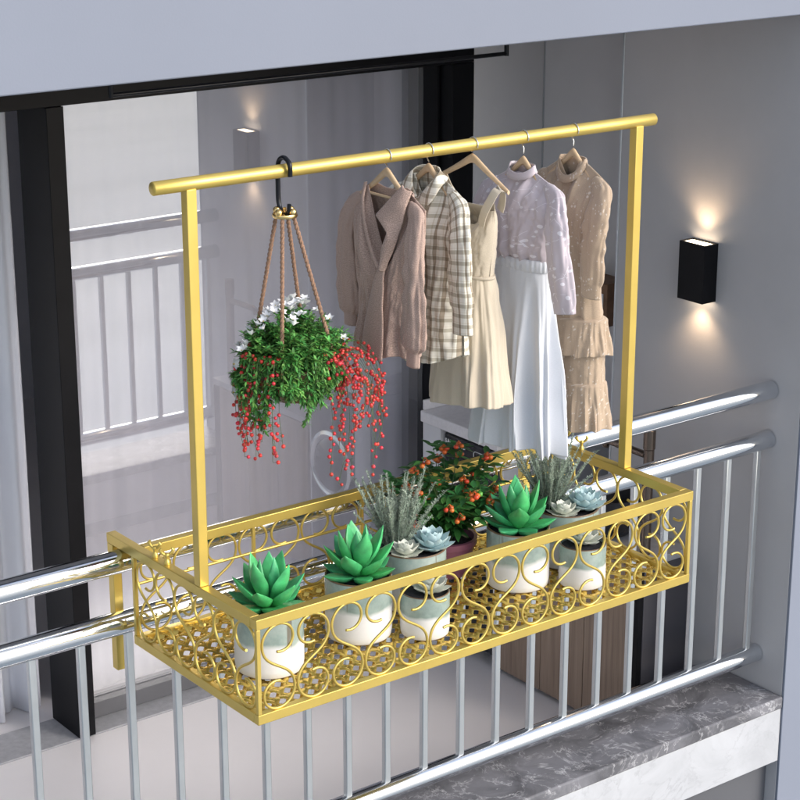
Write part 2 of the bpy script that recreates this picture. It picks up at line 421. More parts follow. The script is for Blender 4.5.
def mat_floral():
    m, nt, b, tc, wv = cloth_base('lilac_floral_chiffon', .7, .3, 600, .2); L = nt.links
    nz = N(nt, 'ShaderNodeTexNoise'); setin(nz, Scale=16., Detail=3.); L.new(tc.outputs['UV'], nz.inputs['Vector'])
    mp = N(nt, 'ShaderNodeMapping'); mp.inputs['Rotation'].default_value = (0, 0, .6); mp.inputs['Scale'].default_value = (40, 78, 1); L.new(tc.outputs['UV'], mp.inputs['Vector'])
    ad = N(nt, 'ShaderNodeMixRGB', blend_type='ADD'); ad.inputs['Fac'].default_value = .9; L.new(mp.outputs[0], ad.inputs[1]); L.new(nz.outputs['Color'], ad.inputs[2])
    vo = N(nt, 'ShaderNodeTexVoronoi'); setin(vo, Scale=1.); L.new(ad.outputs[0], vo.inputs['Vector'])
    sp = N(nt, 'ShaderNodeSeparateColor'); L.new(vo.outputs['Color'], sp.inputs[0])
    th = N(nt, 'ShaderNodeMapRange'); setin(th, From_Min=.30, From_Max=1., To_Min=0., To_Max=.42); L.new(sp.outputs['Red'], th.inputs['Value'])
    lt = N(nt, 'ShaderNodeMath', operation='LESS_THAN'); L.new(vo.outputs['Distance'], lt.inputs[0]); L.new(th.outputs['Result'], lt.inputs[1])
    ve = N(nt, 'ShaderNodeTexVoronoi', feature='DISTANCE_TO_EDGE'); setin(ve, Scale=.34); L.new(ad.outputs[0], ve.inputs['Vector'])
    le = N(nt, 'ShaderNodeMath', operation='LESS_THAN'); le.inputs[1].default_value = .009; L.new(ve.outputs['Distance'], le.inputs[0])
    nm = N(nt, 'ShaderNodeTexNoise'); setin(nm, Scale=26., Detail=1.); L.new(tc.outputs['UV'], nm.inputs['Vector'])
    gm = N(nt, 'ShaderNodeMath', operation='GREATER_THAN'); gm.inputs[1].default_value = .50; L.new(nm.outputs['Fac'], gm.inputs[0])
    gl_ = N(nt, 'ShaderNodeMath', operation='MULTIPLY'); L.new(gm.outputs[0], gl_.inputs[0]); L.new(le.outputs[0], gl_.inputs[1])
    mxx = N(nt, 'ShaderNodeMath', operation='MAXIMUM'); L.new(lt.outputs[0], mxx.inputs[0]); L.new(gl_.outputs[0], mxx.inputs[1])
    mf = N(nt, 'ShaderNodeMath', operation='MULTIPLY'); mf.inputs[1].default_value = .6; L.new(mxx.outputs[0], mf.inputs[0])
    mx = N(nt, 'ShaderNodeMixRGB'); L.new(mf.outputs[0], mx.inputs['Fac']); mx.inputs[1].default_value = (.50, .44, .475, 1); mx.inputs[2].default_value = (.84, .82, .87, 1)
    L.new(mx.outputs[0], b.inputs['Base Color']); return m
M['floral'] = mat_floral()

def mat_water():
    m, nt, b = new_mat('pale_river_water'); L = nt.links
    b.inputs['Roughness'].default_value = .55; b.inputs['Specular IOR Level'].default_value = .2
    tc = N(nt, 'ShaderNodeTexCoord'); mp = N(nt, 'ShaderNodeMapping'); mp.inputs['Scale'].default_value = (.05, .22, 1); L.new(tc.outputs['Object'], mp.inputs['Vector'])
    nz = N(nt, 'ShaderNodeTexNoise'); setin(nz, Scale=1., Detail=5.); L.new(mp.outputs[0], nz.inputs['Vector'])
    rp = N(nt, 'ShaderNodeValToRGB'); rp.color_ramp.elements[0].position = .35; rp.color_ramp.elements[1].position = .65
    rp.color_ramp.elements[0].color = (.20, .235, .255, 1); rp.color_ramp.elements[1].color = (.30, .33, .345, 1)
    L.new(nz.outputs['Fac'], rp.inputs['Fac']); L.new(rp.outputs['Color'], b.inputs['Base Color'])
    bp = N(nt, 'ShaderNodeBump'); setin(bp, Strength=.25, Distance=.3); L.new(nz.outputs['Fac'], bp.inputs['Height']); L.new(bp.outputs['Normal'], b.inputs['Normal'])
    return m
M['water'] = mat_water()

# ------------------------------------------------------------------ setting
XW = 2.509; ZF = -1.46; YO = .25; ZC = -1.15
m = MB(); m.box((-900, -1500, -16.2), (900, 900, -16)); tag(m.build('water', M['water']), kind='structure')
m = MB(); m.box((-3, .52, ZF-.12), (2.9, 1.995, ZF)); tag(m.build('balcony_floor', M['floor']), kind='structure')
m = MB(); m.box((-3, 2.205, ZF-.12), (4.2, 5.9, ZF-.01)); tag(m.build('room_floor', M['floor']), kind='structure')
m = MB(); m.box((-3, .552, 1.262), (3.1, 1.983, 1.46)); tag(m.build('balcony_ceiling', M['ceiling']), kind='structure')
m = MB(); m.box((-3, 2.21, 1.262), (4.2, 5.9, 1.46)); tag(m.build('room_ceiling', M['ceiling']), kind='structure')
tag(boxo('fascia_beam', (-3.2, YO, 1.209), (5.5, .55, 2.9), M['beam'], bevel=.004), 'pale blue grey upper floor slab edge across the top of the view', 'beam')
sw = empty('side_wall', (0, 0, 0), 'grey painted side wall carrying the small up and down lamp', 'wall')
boxo('wall_body', (XW, YO+.0125, -4.5), (5.4, 1.165, 1.207), M['wall'], sw, bevel=.002)
boxo('front_face_toned_down', (XW, YO+.001, -4.5), (5.4, YO+.012, 1.207), M['beam'], sw, bevel=.002)  # front face of the same wall, coloured darker to offset the sun on it
w = empty('room_wall', (0, 0, 0), 'pale rear wall of the room seen through the door glass', 'wall')
boxo('wall_panel', (-3, 5.9, ZF-.1), (4.2, 6.05, 1.4), M['room'], w)
boxo('wall_panel', (4.2, 2.2, ZF-.1), (4.35, 6.05, 1.4), M['room'], w)
boxo('wall_panel', (-3.15, 2.2, ZF-.1), (-3.0, 6.05, 1.4), M['room'], w)

c = empty('balcony_curb', (0, .4, ZC), 'raised balcony curb with grey veined marble top and white marble face', 'curb')
c.location = (0, 0, 0)
boxo('curb_cap', (-3, YO+.002, ZC-.045), (XW-.002, .555, ZC), M['marble_dark'], c, bevel=.006)
boxo('curb_face', (-3, YO+.008, -1.40), (XW-.002, .515, ZC-.046), M['marble_white'], c)
boxo('curb_base', (-3, YO+.06, -4.4), (XW-.002, .51, -1.402), M['recess'], c)

# stone threshold under the sliding door
tag(boxo('door_threshold', (-3, 1.997, ZF-.1), (XW-.002, 2.2, ZF+.006), M['sill'], bevel=.003), 'grey stone threshold running under the black framed sliding door', 'threshold')

# ------------------------------------------------------------------ sliding door
d = empty('sliding_door', (0, 0, 0), 'large black framed sliding glass door reflecting the balcony railing', 'door')
boxo('header', (-3, 1.985, .868), (XW-.003, 2.2, 1.26), M['black_frame'], d)
boxo('jamb', (.672, 1.985, ZF+.008), (.737, 2.2, .866), M['black_frame'], d)
boxo('jamb', (2.40, 1.985, ZF+.008), (XW-.003, 2.2, .866), M['black_frame'], d)
sl = boxo('sash_stile', (2.385, 2.06, ZF+.03), (2.398, 2.18, .866), M['black_frame'], d)
boxo('bottom_track', (.738, 2.10, ZF+.008), (2.384, 2.17, ZF+.07), M['grey_mid'], d)
boxo('glass_pane', (.739, 2.146, ZF+.072), (2.384, 2.154, .866), M['glass'], d, bevel=0)
boxo('handle', (2.386, 2.035, -.25), (2.396, 2.058, -.02), M['black_metal'], d)

# ------------------------------------------------------------------ curtain
def curtain(name, x0, x1, y, z0, z1, amp, k, mat, seed, label):
    m = MB(); n = 260; r = 24
    for j in range(r+1):
        t = j/r
        for i in range(n+1):
            s = i/n
            u = s*k*2*pi
            dx = amp*(.8*sin(u+1.3*noise.noise((s*5, t*.6, seed)))+.35*sin(2.3*u+seed))*(.75+.25*t)
            m.v.append((lerp(x0, x1, s)+.006*noise.noise((s*30, t*2, seed)), y+dx+.02*noise.noise((s*4, t*2, seed+3)), lerp(z1, z0, t)))
    for j in range(r):
        for i in range(n):
            a = j*(n+1)+i; m.f.append((a, a+1, a+n+2, a+n+1))
    o = m.build(name, mat, smooth=180, solid=.004)
    return tag(o, label, 'curtain')
curtain('curtain', -1.3, .70, 2.36, ZF-.005, 1.2, .045, 15, M['curtain'], 2.1, 'white floor length curtain in the open doorway left of the black jamb')
curtain('curtain', .78, 2.46, 2.34, ZF-.005, 1.2, .012, 9, M['sheer'], 5.7, 'dim grey lilac curtain hanging right behind the reflecting glass')

# ------------------------------------------------------------------ railing
r = empty('balcony_railing', (0, 0, 0), 'polished stainless steel balcony railing with two handrails and square balusters', 'railing')
YR = .39
def rail(name, z, rad):
    m = MB(); m.tube([(-3, YR, z)] + [(-3+5.507*i/12, YR, z) for i in range(1, 12)] + [(XW-.002, YR, z)], rad, 40)
    m.build(name, M['chrome'], r, smooth=50)
rail('handrail', -.0605, .032); rail('handrail', -.236, .032); rail('bottom_rail', -1.03, .032)
bal0 = None
for k in range(38):
    x = 2.455-.1435*k
    if x < -2.95: break
    if bal0 is None:
        m = MB(); m.box((-.0108, -.0095, -1.006), (.0108, .0095, -.258)); bal0 = m.build('baluster', M['brushed'], r, bevel=.003); o = bal0
        ms = MB()
    else:
        o = bal0.copy(); COL.objects.link(o); o.parent = r
    o.location = (x, YR, 0)

# ------------------------------------------------------------------ gloss panel and things along the side wall
RX = 2.87
pn = empty('wall_panelling', (0, 0, 0), 'glossy grey panelling lining the recess beside the black door frame', 'wall panel')
boxo('panel', (XW+.001, 1.988, ZF+.001), (RX-.001, 2.2, 1.26), M['panel'], pn)
boxo('panel', (RX, 1.1675, ZF+.001), (RX+.12, 2.2, 1.26), M['panel'], pn)
boxo('trim', (XW-.003, 1.158, ZF+.002), (XW+.004, 1.1672, 1.2), M['brushed'], pn, bevel=.001)
boxo('trim', (RX-.005, 1.983, -.4), (RX-.001, 1.9875, 1.2), M['brushed'], pn, bevel=0)

# drying rod on the ceiling
dr = empty('ceiling_rod', (0, 0, 0), 'thin dark metal curtain rod hung from the ceiling above the door', 'rod')
m = MB(); m.tube([(.65, 1.5, .97), (2.255, 1.5, .97)], .0075, 12); m.build('rod', M['black_metal'], dr, smooth=50)
for x in (.65, 2.255):
    m = MB(); m.tube([(x, 1.5, .962), (x, 1.5, 1.262)], .0085, 12); m.build('bracket', M['black_metal'], dr, smooth=50)

# lamp
lx, ly0, ly1, lz0, lz1 = 2.442, .667, .786, .188, .392
la = empty('wall_lamp', (0, 0, 0), 'small black up and down wall lamp glowing warm on the side wall', 'lamp')
m = MB()
t_ = .006
m.box((lx, ly0, lz0), (lx+t_, ly1, lz1)); m.box((XW-.008, ly0, lz0), (XW-.0005, ly1, lz1))
m.box((lx+t_, ly0, lz0), (XW-.008, ly0+t_, lz1)); m.box((lx+t_, ly1-t_, lz0), (XW-.008, ly1, lz1))
m.build('housing', M['black_frame'], la)
boxo('diffuser', (lx+t_+.001, ly0+t_+.001, lz1-.010), (XW-.009, ly1-t_-.001, lz1-.004), M['lamp'], la, bevel=0)
boxo('diffuser', (lx+t_+.001, ly0+t_+.001, lz0+.004), (XW-.009, ly1-t_-.001, lz0+.010), M['lamp'], la, bevel=0)
for s_, z in ((1, lz1+.004), (-1, lz0-.004)):
    L_ = bpy.data.lights.new('lamp_glow', 'SPOT'); L_.energy = 1.5; L_.color = (1, .70, .42); L_.spot_size = radians(118); L_.spot_blend = .9; L_.shadow_soft_size = .02
    o = bpy.data.objects.new('lamp_glow', L_); COL.objects.link(o); o.location = (2.46, .727, z)
    o.rotation_euler = (0, pi if s_ > 0 else 0, 0); o.parent = la

# counter with washer niche
CX = 2.08; KX = 2.25
cn = empty('laundry_counter', (0, 0, 0), 'white laundry counter with low upstand above the dark washing machine', 'counter')
boxo('worktop', (KX-.012, 1.496, -.533), (RX-.002, 1.972, -.487), M['counter'], cn, bevel=.004)
boxo('upstand', (KX, 1.958, -.486), (RX-.008, 1.972, -.446), M['counter'], cn)
boxo('side_panel', (KX, 1.858, ZF+.001), (RX-.003, 1.970, -.535), M['cab_white'], cn)
boxo('side_panel', (KX+.02, 1.497, ZF+.001), (RX-.003, 1.507, -.535), M['cab_white'], cn)
wm = empty('washing_machine', (0, 0, 0), 'dark front loading washing machine under the white counter', 'washing machine')
boxo('body', (KX+.012, 1.512, -1.405), (RX-.05, 1.852, -.548), M['washer'], wm, bevel=.012)
for xx in (KX+.06, RX-.1):
    for yy in (1.55, 1.81):
        m = MB(); m.lathe([(.02, ZF+.001), (.022, ZF+.01), (.016, -1.406)], (xx, yy, 0), 16); m.build('foot', M['black_metal'], wm, smooth=40)
m = MB()
prof = [(.135, 0), (.152, .006), (.152, .018), (.136, .024), (.124, .018)]
m.lathe(prof, n=48); rg = m.build('door_ring', M['chrome'], wm, smooth=40); rg.rotation_euler = (0, -pi/2, 0); rg.location = (KX+.0118, 1.682, -.90)
m = MB(); m.lathe([(.123, 0), (.123, .012), (.10, .03), (.05, .042), (.001, .045)], n=48); rg = m.build('door_glass', M['dark_glass'], wm, smooth=60); rg.rotation_euler = (0, -pi/2, 0); rg.location = (KX+.0115, 1.682, -.90)
def text_mesh(txt, size, name, mat, parent, loc, rot):
    cu = bpy.data.curves.new('lettering', 'FONT'); cu.body = txt; cu.size = size; cu.extrude = .0006; cu.offset = .0009; cu.space_character = 1.08
    to = bpy.data.objects.new('lettering', cu); COL.objects.link(to)
    bpy.context.view_layer.update()
    me = bpy.data.meshes.new_from_object(to.evaluated_get(bpy.context.evaluated_depsgraph_get()))
    bpy.data.objects.remove(to)
    me.materials.clear(); me.materials.append(mat)
    o = bpy.data.objects.new(name, me); COL.objects.link(o); o.parent = parent; o.location = loc; o.rotation_euler = rot
    return o
text_mesh('SAMSUNG', .026, 'lettering', M['print'], wm, (KX+.0112, 1.842, -.590), (pi/2, 0, -pi/2))
# outlined display on the control panel
m = MB()
def rrect(cy, cz, w, h, rr, n=6):
    P = []
    for (sx, sz, a0) in ((1, 1, 0), (-1, 1, pi/2), (-1, -1, pi), (1, -1, 3*pi/2)):
        for i in range(n+1):
            a = a0+pi/2*i/n
            P.append((KX+.0115, cy+sx*(w/2-rr)+rr*cos(a), cz+sz*(h/2-rr)+rr*sin(a)))
    return P+[P[0]]
m.tube(rrect(1.60, -.61, .13, .06, .012), .0018, 6); m.build('display', M['print'], wm, smooth=60)

# wooden vanity, basin and tap
VX = 2.262; V0 = .73; V1 = 1.492
vn = empty('wooden_vanity', (0, 0, 0), 'low grey brown wooden cabinet with stone top behind the balusters', 'cabinet')
boxo('carcass', (VX+.02, V0+.012, -1.38), (XW-.003, V1-.002, -.77), M['dark_panel'], vn)
boxo('stone_top', (VX-.004, V0-.004, -.768), (XW-.003, V1, -.74), M['sill'], vn)
boxo('end_panel', (VX+.022, V0, -1.455), (XW-.003, V0+.0115, -.7695), M['grey_dark'], vn)
for k in range(3):
    y0 = V0+.046+k*.239
    boxo('door', (VX, y0, -1.44), (VX+.0185, y0+.236, -.775), M['wood'], vn, bevel=.002)
boxo('corner_trim', (VX-.002, V0, -1.455), (VX+.0185, V0+.042, -.772), M['black_frame'], vn)
boxo('plinth', (VX+.04, V0+.02, ZF+.001), (XW-.003, V1-.004, -1.382), M['dark_panel'], vn)
m = MB(); m.lathe([(.06, 0), (.085, .02), (.108, .08), (.115, .15), (.108, .152), (.10, .09), (.075, .035), (.01, .028)], n=56); bs = m.build('basin', M['basin'], smooth=50); bs.location = (2.385, 1.01, -.739)
tag(bs, 'dark round wash basin sitting on the low wooden cabinet', 'basin')
tp = empty('basin_tap', (2.33, .78, -.739), 'tall bronze tap with straight spout rising beside the dark basin', 'tap')
m = MB(); m.tube([(0, 0, 0), (0, 0, .395)], .019, 20); m.build('column', M['bronze'], tp, smooth=40)
m = MB(); m.tube([(0, 0, .397), (0, 0, .468)], .022, 24); m.build('handle', M['bronze'], tp, smooth=40, bevel=.002)
m = MB(); m.tube([(-.004, .012, .372), (.0, .20, .372), (.0, .215, .365), (0, .22, .347)], .013, 16); m.build('spout', M['bronze'], tp, smooth=60)

# small wooden wall shelf in the recess
sh = empty('wall_shelf', (0, 0, 0), 'small walnut wall box with a pale card behind the beige dress', 'shelf')
boxo('box', (RX-.12, 1.46, -.12), (RX-.001, 1.68, .05), M['wood_dark'], sh)
boxo('card', (RX-.123, 1.48, -.07), (RX-.1205, 1.52, .01), M['print'], sh, bevel=0)

# ------------------------------------------------------------------ golden rack
LX = 1.465; YF = -.265; YB = .33; BW = .027
g = empty('balcony_rack', (0, 0, 0), 'golden metal balcony rack with clothes rod and scrollwork plant tray', 'rack')
boxo('side_bar', (0, YF+BW+.0003, -BW), (BW, .456, 0), M['gold'], g, bevel=.0018)
boxo('side_bar', (LX-BW, YF+BW+.0003, -BW), (LX, .456, 0), M['gold'], g, bevel=.0018)
boxo('front_bar', (0, YF, -BW), (LX, YF+BW, 0), M['gold'], g, bevel=.0018)
boxo('back_bar', (BW+.0003, YB-BW, -BW), (LX-BW-.0003, YB, 0), M['gold'], g, bevel=.0018)
for x in (0, LX-BW):
    boxo('hook_leg', (x+.0005, .428, -.392), (x+BW-.0005, .4555, -BW-.0003), M['gold'], g, bevel=.0018)
ZB = -.276; ZB1 = -.250
boxo('base_bar', (0, YF, ZB), (LX, YF+.02, ZB1), M['gold'], g, bevel=.0015)
boxo('base_bar', (0, YB-.02, ZB), (LX, YB, ZB1), M['gold'], g, bevel=.0015)
boxo('base_bar', (0, YF+.0203, ZB), (.02, YB-.0203, ZB1), M['gold'], g, bevel=.0015)
boxo('base_bar', (LX-.02, YF+.0203, ZB), (LX, YB-.0203, ZB1), M['gold'], g, bevel=.0015)
for (x, y) in ((.001, YF+.001), (LX-.012, YF+.001), (.001, YB-.012), (LX-.012, YB-.012)):
    boxo('corner_upright', (x, y, ZB1+.0003), (x+.011, y+.011, -BW-.0003), M['gold'], g, bevel=.001)
for x in (.37, .735, 1.10):
    boxo('back_upright', (x, YB-.014, ZB1+.0003), (x+.009, YB-.005, -BW-.0003), M['gold'], g, bevel=.001)
m = MB(); m.tube([(.012, YB-.0105, -.105), (LX-.012, YB-.0105, -.105)], .0042, 8); m.build('back_wire', M['gold'], g, smooth=60)
PS = .028
for x in (.0, LX-PS+.0):
    boxo('post', (x, -.014, .0003), (x+PS-.001, .0135, .995), M['gold'], g, bevel=.0018)
m = MB(); m.tube([(-.084, 0, 1.006), (-.082, 0, 1.006)]+[(-.08+i*.1595, 0, 1.006) for i in range(1, 10)]+[(1.513, 0, 1.006), (1.515, 0, 1.006)], [.0145]+[.0165]*11+[.0145], 32); m.build('clothes_rod', M['gold'], g, smooth=50)
# wing bolts
def wing():
    m = MB()
    m.lathe([(.008, 0), (.0085, .003), (.007, .010), (.0045, .013), (.0045, .02), (.006, .022), (.006, .028), (.003, .031)], n=14)
    for s in (-1, 1):
        m.tube([(0, .003*s, .024), (0, .012*s, .031), (0, .017*s, .039), (0, .013*s, .044)], [.003, .0042, .005, .003], 8)
    return m
wb = None
for (x, y, a) in ((BW/2, .225, .5), (BW/2, .165, 1.1), (LX-BW/2, .26, .4), (LX-BW/2, .185, .9)):
    if wb is None: wb = wing().build('wing_bolt', M['gold'], g, smooth=60); o = wb
    else: o = wb.copy(); COL.objects.link(o); o.parent = g
    o.location = (x, y, .0005); o.rotation_euler = (0, 0, a)
# scrolls: S curve drawn in a local (s,z) plane
def scroll_pts():
    H = -BW-ZB1  # height available
    zt = -BW-.0025; zb = ZB1+.0025
    R = .0465
    ct = zt-R; cb = zb+R
    P = []
    # top curl: from its inner end, over the top, to the right side
    for i in range(45):
        t = i/44
        a = radians(285 - 285*t)
        rr = R*(.62+.38*sst(0, .62, t))
        P.append((rr*cos(a)-.004*(1-t), ct+rr*sin(a)+.004*(1-t)))
    A = P[-1]; B = (-R, cb)
    for i in range(1, 26):                 # sweep across to the left side of the bottom curl
        t = i/26
        h = (ct-cb)
        p0 = A; p1 = (A[0], A[1]-h*.55); p2 = (B[0], B[1]+h*.55); p3 = B
        q = [(1-t)**3*p0[k]+3*t*(1-t)**2*p1[k]+3*t*t*(1-t)*p2[k]+t**3*p3[k] for k in (0, 1)]
        P.append(tuple(q))
    for i in range(45):
        t = i/44
        a = radians(180 + 285*t)
        rr = R*(1-.38*sst(.38, 1, t))
        P.append((rr*cos(a)+.004*t, cb+rr*sin(a)-.004*t))
    return P
SP = scroll_pts()
def scroll_mesh(axis, mir):
    m = MB()
    s = -1 if mir else 1
    if axis == 'x': pts = [(s*u, 0, z) for u, z in SP]
    else: pts = [(0, s*u, z) for u, z in SP]
    m.tube(pts, .0036, 8)
    return m
cache = {}
def place_scroll(axis, mir, loc):
    k = (axis, mir)
    if k not in cache:
        cache[k] = scroll_mesh(axis, mir).build('scroll', M['gold'], g, smooth=70); o = cache[k]
    else:
        o = cache[k].copy(); COL.objects.link(o); o.parent = g
    o.location = loc
nx = 14; px = (LX-.03)/nx
for i in range(nx):
    place_scroll('x', i % 2 == 0, (.015+px*(i+.5), YF+.008, 0))
    if i % 1 == 0:
        place_scroll('x', i % 2 == 1, (.015+px*(i+.5), YB-.010, 0))
ny = 6; py = (YB-YF-.03)/ny
for i in range(ny):
    place_scroll('y', i % 2 == 0, (.008, YF+.015+py*(i+.5), 0))
    place_scroll('y', i % 2 == 1, (LX-.008, YF+.015+py*(i+.5), 0))
# woven tray floor: flat strips crossing on the diagonal, over and under
m = MB()
x0, x1, y0, y1 = .0205, LX-.0205, YF+.0205, YB-.0205
p = .0300; hw = .0088; th = .0030
zc = -.262
def strip(c, sgn):
    # line y = sgn*x + c  clipped to the rectangle
    xs = [x0, x1] + [(yy-c)/sgn for yy in (y0, y1)]
    a = max(x0, min((y0-c)/sgn, (y1-c)/sgn)); b = min(x1, max((y0-c)/sgn, (y1-c)/sgn))
    if b-a < .01: return
    L_ = (b-a)*sqrt(2); n = max(2, int(L_/.0055))
    d_ = Vector((1, sgn, 0)).normalized(); nn = Vector((-sgn, 1, 0)).normalized()
    vs = []; fs = []
    for i in range(n+1):
        xx = a+(b-a)*i/n; yy = sgn*xx+c
        # crossing phase along the other diagonal
        q = (yy+sgn*xx)/(sqrt(2)) if False else (yy - (-sgn)*xx)
        ph = pi*q/(p*sqrt(2)) + (pi*round(c/(p*sqrt(2))))
        z = zc+.0044*sin(ph)
        base = Vector((xx, yy, z))
        for (w_, h_) in ((-hw, 0), (-hw*.45, th), (hw*.45, th), (hw, 0), (hw*.45, -th), (-hw*.45, -th)):
            vs.append(base+nn*w_+Vector((0, 0, h_)))
    for i in range(n):
        for k in range(6):
            A = i*6+k; B = i*6+(k+1) % 6
            fs.append((A, B, B+6, A+6))
    fs.append((5, 4, 3, 2, 1, 0)); fs.append(tuple(n*6+k for k in range(6)))
    m.add(vs, fs)
st = p*sqrt(2)
for k in range(-60, 60):
    strip(k*st, 1); strip(k*st, -1)
m.build('woven_tray', M['gold_floor'], g, smooth=60)

# ------------------------------------------------------------------ plants
TRAY = -.2555
def pot_mesh(rad, h):
    m = MB()
    m.lathe([(rad*.93, 0), (rad*.97, .004), (rad, .02), (rad*1.0, h*.5), (rad*1.0, h-.004), (rad*.985, h), (rad*.94, h-.001), (rad*.93, h-.02), (rad*.93, h-.05)], n=64)
    return m
def soil_mesh(rad, z):
    m = MB(); n = 40; rings = 9
    m.v.append((0, 0, z+.004))
    for j in range(1, rings+1):
        for k in range(n):
            a = 2*pi*k/n; rr = rad*j/rings
            m.v.append((rr*cos(a), rr*sin(a), z+.004*(1-j/rings)+.003*noise.noise((rr*cos(a)*90, rr*sin(a)*90, rad*50))))
    for k in range(n): m.f.append((0, 1+k, 1+(k+1) % n))
    for j in range(rings-1):
        for k in range(n):
            a = 1+j*n+k; b = 1+j*n+(k+1) % n
            m.f.append((a, a+n, b+n, b))
    return m
def fleshy_leaf(m, az, el, L, W, T, curl, base, tip=1.0, wpos=.55, pw_=1.7):
    """thick pointed leaf; el = start elevation, curl adds to it along its length"""
    n = 12; k = 12
    d = Vector((cos(az), sin(az), 0)); side = Vector((-sin(az), cos(az), 0))
    P = Vector(base); vs = []; fs = []
    e = el
    for i in range(n+1):
        t = i/n
        w = W*(.42+.58*sst(0, wpos, t)) if t < wpos else W*max(0.0, (1-((t-wpos)/(1-wpos))**pw_))
        w = max(w, W*.02)
        tt = T*(.75+.25*sst(0, .5, t))*max(.04, (1-t**3.2))
        up = -d*sin(e)+Vector((0, 0, cos(e)))
        for j in range(k):
            a = 2*pi*j/k
            c = cos(a); s_ = sin(a)
            dep = (s_*tt*(.45 if s_ > 0 else 1.15)) + .25*W*(c*c)*(.7 if t < .9 else .3)*(w/W)
            vs.append(P+side*(w*c)+up*dep)
        dirv = d*cos(e)+Vector((0, 0, sin(e)))
        P = P+dirv*(L/n)
        e += curl/n
    for i in range(n):
        for j in range(k):
            a = i*k+j; b = i*k+(j+1) % k
            fs.append((a, b, b+k, a+k))
    fs.append(tuple(range(k-1, -1, -1))); fs.append(tuple(n*k+j for j in range(k)))
    m.add(vs, fs)
def succ_mesh(seed, sc=1.0):
    rnd = random.Random(seed); m = MB()
    def ring(n, el, L, W, off, z):
        for i in range(n):
            a = off+2*pi*i/n+rnd.uniform(-.10, .10)
            fleshy_leaf(m, a, el+rnd.uniform(-.08, .08), L*sc*rnd.uniform(.92, 1.06), W*sc*rnd.uniform(.92, 1.08), .0115*sc, .30, (.008*cos(a)*sc, .008*sin(a)*sc, z*sc), wpos=.50, pw_=1.55)
    ring(6, .16, .088, .0245, .1, .010)
    ring(6, .60, .102, .0250, .62, .018)
    ring(4, .98, .108, .0232, .25, .028)
    ring(3, 1.28, .092, .0175, .9, .038)
    return m
def lotus_mesh(seed, R, layers, W):
    rnd = random.Random(seed); m = MB()
    for (n, el, f, z, off) in layers:
        for i in range(n):
            a = off+2*pi*i/n+rnd.uniform(-.06, .06)
            fleshy_leaf(m, a, el+rnd.uniform(-.05, .05), R*f, W*rnd.uniform(.9, 1.1), W*.24, .55, (.004*cos(a), .004*sin(a), z), wpos=.60)
    return m
LOT = [(9, .12, 1.0, .004, 0), (9, .42, .95, .010, .35), (8, .75, .82, .015, .1), (6, 1.05, .62, .018, .5), (4, 1.3, .42, .02, .2)]
LOTW = [(8, .10, 1.0, .004, 0), (8, .45, .9, .009, .35), (6, .85, .72, .013, .1), (5, 1.2, .5, .016, .5)]
def needle_mesh(seed, n, h, spread, lean=.5):
    rnd = random.Random(seed); m = MB()
    for i in range(n):
        a = rnd.uniform(0, 2*pi); rr = .028*sqrt(rnd.random())
        b = Vector((rr*cos(a), rr*sin(a), 0))
        hh = h*rnd.uniform(.55, 1.0)
        sp = spread*rnd.uniform(.1, 1)*(.35+rr/.028*.65)
        P = []
        for j in range(9):
            t = j/8
            P.append(b+Vector((cos(a)*sp*t**1.15, sin(a)*sp*t**1.15, hh*t))+Vector((.008*noise.noise((i*3.1, t*2, 0)), .008*noise.noise((i*3.1, t*2, 9)), 0)))
        m.tube(P, [.0013-.0007*j/8 for j in range(9)], 5)
        q = catmull(P, 44)
        for j in range(5, 44):
            for s in range(4):
                az = rnd.uniform(0, 2*pi); el = rnd.uniform(.1, 1.0)
                d_ = Vector((cos(az)*cos(el), sin(az)*cos(el), sin(el)))
                sd = d_.cross(Vector((0, 0, 1))).normalized()*.0015
                L_ = rnd.uniform(.008, .016)*(1.1-.4*j/44)
                up = sd.cross(d_).normalized()*.0006
                p0 = q[j]
                m.add([p0-sd*.5, p0+sd*.5, p0+d_*L_*.5+sd+up, p0+d_*L_*.5-sd+up, p0+d_*L_], [(0, 1, 2, 3), (3, 2, 4)])
    return m
def leaf(m, p, d_, up, L, W, fold=.25, curve=.2):
    """one pointed oval leaf with a folded midrib"""
    d_ = d_.normalized(); sd = d_.cross(up)
    if sd.length < 1e-4: sd = d_.cross(Vector((1, 0, 0)))
    sd.normalize(); u = sd.cross(d_).normalized()
    vs = []; prof = [(0, .05), (.25, .8), (.5, 1), (.75, .7), (1, .03)]
    for t, w in prof:
        c = p+d_*(L*t)-u*(curve*L*t*t)
        vs += [c-sd*(W*w)+u*(fold*W*w), c, c+sd*(W*w)+u*(fold*W*w)]
    fs = []
    for i in range(4):
        a = i*3
        fs += [(a, a+1, a+4, a+3), (a+1, a+2, a+5, a+4)]
    m.add(vs, fs)

# the three large green succulents
GS = 'green succulents in half glazed pots'
pot_a = empty('succulent_pot', (.186, -.035, TRAY), 'large green pointed succulent in half glazed pot nearest the left end of the golden tray', 'potted plant', GS)
pot_mesh(.089, .172).build('pot', M['pot'], pot_a, smooth=40)
soil_mesh(.084, .156).build('soil', M['soil'], pot_a, smooth=60)
ro = succ_mesh(3, 1.14).build('rosette', M['succ'], pot_a, smooth=70); ro.location = (0, 0, .152)
for loc, rz, sc, lab in (((.486, -.010, TRAY), 1.0, 1.04, 'large green pointed succulent in half glazed pot just left of the silvery shrub'),
                         ((1.045, -.003, TRAY), 2.3, 1.0, 'large green pointed succulent in half glazed pot right of the orange berried bush')):
    t = dup(pot_a); t.location = loc; t.rotation_euler = (0, 0, rz); t['label'] = lab; t.scale = (1, 1, 1)
